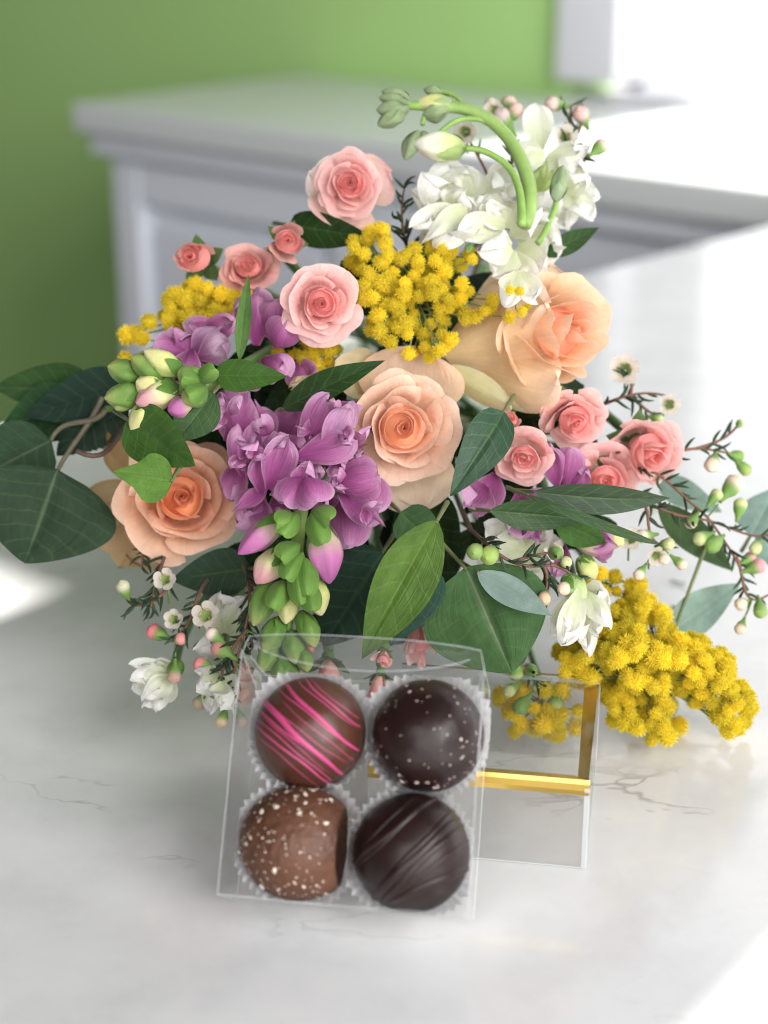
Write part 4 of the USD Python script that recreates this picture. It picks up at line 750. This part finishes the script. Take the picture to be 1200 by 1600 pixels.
for a in [((728, 232), (645, 225), 52, WBUD, 2, (.28, .38, .13)), ((710, 165), (650, 160), 38, CREAM, 3, (.26, .34, .16)), ((640, 160), (592, 152), 26, GREY, 3, (.22, .30, .15)), ((640, 168), (588, 172), 34, GREY, 3, (.24, .32, .17)), ((632, 175), (590, 196), 32, GREY, 3, (.22, .30, .15)), ((640, 155), (596, 142), 24, GREY, 2, (.2, .28, .15)),
          ((700, 172), (660, 180), 34, GREY, 3, (.28, .36, .18)), ((660, 205), (666, 222), 22, GREY, 2, (.2, .28, .15)), ((655, 205), (632, 250), 32, GREY, 2, (.16, .2, .09)), ((690, 145), (662, 140), 20, GREY, 2, (.2, .28, .13)), ((868, 315), (880, 258), 30, GREY, 3, (.24, .32, .19)), ((735, 380), (730, 395), 16, GREEN, 2, GS)]:
    bud(w1, a[0], a[1], a[2], -.006, a[3], a[4], a[5])
petals(w1, [((835, 300), (855, 250), 30, {}), ((830, 295), (845, 262), 30, {}), ((838, 300), (870, 262), 26, {})], M_bud, .006, base=(.35, .48, .12), tip=(.6, .68, .34), kind='lance')
for x, y in ((806, 455), (797, 452)): pass
petals(w1, [((808, 425), (792, 470), 50, {}), ((815, 425), (835, 465), 46, {})], M_white, -.020, **white)
stem_to_binding(w1, P(815, 360, D(815, 360) + .012), norm([-.2, 1, 0]), .0022)
def whiteflower(label, d_, pts, buds=(), base=None, kw={}):
    x, y = pts[0][0]; th = thing('white_stock', label, 'stock flower', P(x, y, D(x, y) + d_)); petals(th, pts, M_white, d_, **{**white, **kw})
    for a in buds: bud(th, a[0], a[1], a[2], d_ - .004, a[3], a[4])
    stem_to_binding(th, P(x, y, D(x, y) + d_ + .004), norm([0, 1, .1]), .0014); return th
whiteflower('white frilly flower hanging above the right mimosa spray', -.012, [((900, 925), (878, 1005), 56, dict(ruffle=.12)), ((905, 925), (905, 1000), 50, {}), ((910, 925), (932, 985), 46, {}), ((912, 922), (952, 950), 44, dict(ruffle=.2)), ((912, 920), (948, 925), 36, {}), ((895, 930), (868, 985), 40, {}), ((905, 925), (890, 985), 44, dict(d=-.006)), ((908, 930), (918, 1012), 40, dict(d=.004)), ((915, 925), (945, 970), 40, dict(d=-.004)), ((905, 920), (880, 1000), 40, dict(d=-.008))],
            [((880, 900), (915, 935), 44, [(0, (.24, .36, .09)), (1, (.5, .6, .28))], 4)])
whiteflower('white petals behind the wide leaf at the lower right', .004, [((820, 860), (770, 845), 56, dict(ruffle=.2)), ((825, 860), (790, 810), 60, {}), ((825, 865), (845, 815), 60, dict(ruffle=.2)), ((830, 870), (870, 845), 60, {}), ((825, 870), (820, 920), 60, {}), ((820, 865), (760, 870), 50, {}), ((800, 850), (760, 820), 46, dict(ruffle=.25))])
whiteflower('white petals low behind the left waxflower', .008, [((352, 985), (345, 925), 60, {}), ((355, 990), (385, 940), 56, {}), ((355, 985), (325, 960), 50, {}), ((360, 1000), (385, 1010), 60, {}), ((350, 1000), (320, 1010), 50, {}), ((355, 1010), (345, 1050), 60, {}), ((370, 1040), (392, 1060), 50, {})])
whiteflower('small white flower nodding at the lower left corner of the bouquet', .0, [((270, 1052), (205, 1075), 44, dict(ruffle=.16)), ((272, 1050), (212, 1040), 34, {}), ((270, 1055), (228, 1100), 44, {}), ((272, 1055), (250, 1102), 40, {}), ((268, 1052), (215, 1060), 40, dict(d=-.004)), ((270, 1055), (235, 1085), 44, dict(d=-.006)), ((275, 1052), (240, 1035), 30, dict(d=.004))], [((285, 1035), (262, 1056), 30, GREEN, 3)])
whiteflower('pale ragged flower under the left waxflower buds', -.004, [((340, 1060), (315, 1075), 44, {}), ((342, 1062), (330, 1108), 44, {}), ((345, 1062), (362, 1108), 40, {}), ((345, 1060), (372, 1080), 40, {}), ((340, 1060), (310, 1050), 40, {}), ((348, 1065), (345, 1100), 44, dict(d=-.004))])

# ------------------------------------------------------------------ waxflower twigs
PINKB, CRB, GRB, TANB, REDB = (.66, .36, .33), (.74, .60, .46), (.52, .56, .26), (.58, .42, .30), (.72, .20, .22)
def wax(label, twigs, buds, dd=0.0, flowers=(), seed=0, needles=1.0, col=(.17, .075, .045), ncol=(.035, .065, .03), attach=None, rad=.0006, nl=30, depth=None):
    r = np.random.default_rng(5000 + seed); x0, y0 = twigs[0][0]; dpt = (lambda x, y: (D(x, y) if depth is None else depth) + dd)
    th = thing('waxflower_twig', label, 'waxflower', P(x0, y0, dpt(x0, y0))); allp = []
    for tw in twigs:
        px = spline(np.array(tw, float), 26); fresh = not allp or min(np.hypot(a[0] - px[0, 0], a[1] - px[0, 1]) for a, _ in allp) > 9
        pts = spline([P(x, y, dpt(x, y)) for x, y in tw], 26)
        if fresh: pts = pts + np.array([norm(q - CAM) for q in pts]) * (0.022 * np.clip(1 - np.linspace(0, 1, 26) / 0.35, 0, 1) ** 1.5)[:, None]
        allp += [(a, b) for a, b in zip(px, pts)]
        obj('twig', tube(pts, np.linspace(rad, rad * .6, 26), 6), M_stem, th, col=np.array(col) * r.uniform(.8, 1.25))
        Ln = np.linalg.norm(np.diff(px, axis=0), axis=1).sum(); n = int(Ln / 11 * needles)
        for i in range(n):
            k = r.integers(2, 26); dirp = px[min(k, 25)] - px[k - 2]; a = math.atan2(dirp[1], dirp[0]) + r.choice([-1, 1]) * r.uniform(.35, 1.0); l = r.uniform(.6, 1.1) * nl
            e_ = px[k] + l * np.array([math.cos(a), math.sin(a)]); p0 = pts[k]; p1 = P(e_[0], e_[1], dpt(*px[k]) + r.uniform(-.004, .004)); c = np.array(ncol) * r.uniform(.6, 1.6)
            m_ = (p0 + p1) / 2 + r.normal(size=3) * .0005; obj('needle', tube(spline([p0, m_, p1], 5), [.00028, .0005, .0005, .0004, .0001], 5), M_leaf, th, col=c)
    A = np.array([a for a, _ in allp])
    for (x, y, rp, c) in buds:
        j = int(np.argmin(np.hypot(A[:, 0] - x, A[:, 1] - y) + r.uniform(0, 6))); p0 = allp[j][1]; d = dpt(x, y) + r.uniform(-.004, .002); p = P(x, y, d); R = PX(rp, d)
        ax = norm(p - p0 + UP * .0005); st = p - ax * R * 3.0; back = p0 + (st - p0) * .5 - UP * .0004
        if np.linalg.norm(p - p0) > R * 3.2: obj('flower_stalk', tube(spline([p0, back, st], 6), .00035, 5), M_stem, th, col=(.12, .20, .05))
        cg = np.array([.13, .24, .05]); bd = put('bud', revolve(p - ax * R * 2.7, p + ax * R, [(0, R * .22), (.25, R * .42), (.48, R * .85), (.6, R * .92), (.64, R * .98), (.78, R * 1.0), (.92, R * .66), (1, R * .06)], 5, .02, 14, [(0, cg), (.5, cg * 1.3), (.6, cg * .6 + np.array(c) * .5), (.68, c), (1, np.array(c) * 1.08)]), M_bud, th)
    for (x, y, rp, ax_, ay_) in flowers:
        d = dpt(x, y) - .003; p = P(x, y, d); R = PX(rp, d); n_ = facing(p, ax_, ay_); fr_ = frame(n_)
        cupm = put('flower_cup', revolve(p - n_ * R * .7, p + n_ * R * .12, [(0, R * .12), (.6, R * .42), (1, R * .5)], 5, .03, 14, [(0, (.2, .3, .08)), (.8, (.36, .42, .14)), (1, (.42, .25, .14))]), M_bud, th)
        for k in range(5):
            a = k * 1.2566 + r.uniform(0, .3); dv = fr_[:, 0] * math.cos(a) + fr_[:, 1] * math.sin(a)
            put('petal', blade(p + dv * R * .38, p + dv * R * 1.05 + n_ * R * .35, R * .95, view=n_, kind='round', fold=.3, bend=-.2, base=(.7, .62, .5), tip=(.86, .82, .76), nu=9, nv=9), M_white, th)
        obj('flower_stalk', tube(spline([p - n_ * R * .6, p - n_ * R * 1.4 - UP * .002, p - n_ * R * 2 - UP * .006], 6), .00035, 5), M_stem, th, col=(.12, .20, .05))
    p0 = allp[0][1]; stem_to_binding(th, p0, norm(BIND - p0), .0009, (.14, .09, .05))
wax('long waxflower twigs with green and cream buds reaching out at right', [[(930, 690), (985, 725), (1037, 747), (1062, 770), (1085, 790), (1105, 808), (1120, 828), (1135, 850), (1150, 875), (1158, 892)], [(940, 740), (1000, 777), (1060, 805), (1105, 813), (1140, 825), (1172, 836), (1210, 832)], [(1000, 780), (1012, 805), (1015, 830), (1030, 850)], [(1150, 870), (1160, 905), (1165, 925), (1200, 930)]],
    [(1120, 773, 10, GRB), (1147, 756, 15, CRB), (1157, 788, 11, GRB), (1079, 817, 10, CRB), (1093, 842, 11, GRB), (1113, 852, 13, (.2, .34, .08)), (1180, 857, 10, GRB), (1172, 872, 10, PINKB), (1186, 884, 12, (.72, .34, .38)), (1157, 944, 10, CRB), (1156, 983, 9, CRB), (1188, 956, 11, (.24, .36, .1)), (998, 898, 9, CRB), (1038, 874, 9, CRB), (1065, 882, 9, CRB), (1003, 838, 11, CRB), (1045, 850, 10, GRB)], .0, [(985, 842, 18, .1, .1), (1025, 868, 16, .4, -.3)], 1)
wax('thin waxflower twig with bud tips right of the rightmost pink rose', [[(1030, 715), (1062, 705), (1088, 701), (1112, 703), (1140, 708)], [(1088, 701), (1120, 690), (1140, 678), (1152, 665)]], [(1112, 727, 12, CRB), (1153, 713, 10, (.22, .38, .07)), (1165, 734, 10, (.34, .42, .12)), (1156, 661, 6, GRB)], .006, (), 2, .7)
wax('waxflower twig with one white bloom above the right pink roses', [[(925, 640), (960, 625), (1000, 615), (1045, 620)], [(985, 618), (985, 595), (980, 585)], [(985, 618), (1010, 640), (1028, 652)]], [(1030, 655, 8, GRB)], .016, [(976, 578, 24, .0, .15), (1045, 632, 18, .3, 0)], 3, 1.2)
wax('waxflower twig with cream buds over the big round leaf', [[(735, 828), (770, 858), (800, 878), (850, 884), (880, 878)], [(800, 878), (835, 868), (868, 862)], [(850, 884), (855, 905), (852, 925)], [(860, 882), (885, 892), (900, 905)]], [(868, 863, 13, CRB), (885, 878, 9, GRB), (850, 936, 11, (.62, .42, .26)), (881, 920, 11, CRB), (764, 868, 15, (.3, .42, .1)), (742, 862, 13, (.2, .3, .08))], -.016, (), 4, 1.1)
wax('waxflower buds peeking out above the gold rimmed box', [[(780, 1030), (800, 1040), (815, 1042), (840, 1055)], [(815, 1042), (850, 1075), (870, 1085)]], [(806, 1053, 12, (.44, .48, .18)), (828, 1048, 12, (.44, .48, .18)), (812, 1105, 12, (.16, .28, .06)), (868, 1100, 12, (.4, .44, .16)), (795, 1080, 10, GRB), (840, 1075, 10, GRB)], .004, (), 5, .8)
wax('waxflower twig with pinkish buds behind the white flowers at top', [[(790, 300), (800, 250), (795, 215), (790, 190)], [(770, 320), (760, 270), (745, 240), (730, 215)]], [(795, 162, 13, (.66, .5, .42)), (806, 172, 12, (.70, .46, .40)), (783, 182, 15, (.60, .48, .46)), (766, 162, 10, (.68, .58, .46))], .012, [(727, 206, 19, -.1, .1), (772, 172, 16, -.2, .3)], 6, .8)
wax('waxflower twig with pink buds at the top right', [[(868, 262), (885, 225), (890, 195), (893, 165)], [(885, 240), (905, 205), (912, 185)], [(870, 262), (900, 252), (925, 238)]], [(907, 177, 13, (.68, .42, .38)), (862, 162, 12, (.64, .46, .42)), (940, 228, 12, (.70, .56, .46))], .010, [(883, 215, 20, .4, .3)], 7, 1.3, ncol=(.05, .07, .03))
wax('dark needled waxflower tip between the topmost pink rose and the white flowers', [[(640, 400), (630, 360), (628, 325), (632, 295)], [(680, 400), (700, 375), (720, 372)]], [], .014, (), 8, 2.4, nl=26)
wax('needled waxflower twigs with red and tan buds at lower left', [[(262, 858), (250, 890), (240, 925), (236, 950)], [(330, 900), (310, 930), (295, 970), (275, 1000)], [(372, 870), (390, 925), (382, 985), (368, 1040), (362, 1080)], [(385, 985), (355, 1030), (345, 1060)], [(270, 900), (225, 945), (205, 945)]],
    [(192, 916, 11, (.52, .50, .34)), (241, 987, 13, REDB), (283, 998, 10, (.68, .30, .26)), (313, 1038, 12, (.74, .26, .26)), (331, 991, 11, (.78, .62, .56)), (342, 1013, 14, (.56, .27, .22)), (272, 1058, 11, (.56, .36, .28)), (350, 1084, 11, (.62, .46, .34)), (311, 1099, 11, (.46, .33, .24)), (346, 1128, 10, (.72, .56, .36)), (378, 1127, 9, (.58, .36, .30)), (483, 1012, 9, REDB), (467, 1058, 10, (.62, .46, .36))], -.006, [(258, 906, 18, -.2, .2), (322, 962, 22, -.2, .3), (272, 968, 16, -.3, .1)], 9, 1.7)
wax('waxflower needles below the lower left peach rose', [[(240, 845), (225, 862), (222, 885)], [(400, 905), (385, 960), (400, 1010)]], [], .004, (), 10, 2.6, nl=24)
# crumbs on the counter
r = np.random.default_rng(5)
for (x, y, lab) in ((1062, 912, 'small green leaf scrap lying on the counter behind the mimosa spray'), (1022, 800, 'tiny yellow mimosa speck lying on the counter behind the right twigs'), (1062, 955, 'dark leaf crumb lying on the counter beside the pale leaf')):
    g0 = P(x, y, ground(y)); th = thing('plant_scrap', lab, 'plant scrap', g0)
    y_ = 'yellow' in lab
    for k in range(3):
        a = r.uniform(0, 6.28); l = .004 if not y_ else .0022
        put('flake', blade(g0 + [0, 0, .0006], g0 + [l * math.cos(a), l * math.sin(a), .0016], l * .6, view=[0, 0, 1], base=(.6, .42, .03) if y_ else (.05, .09, .03), nu=5, nv=7), M_leaf, th)
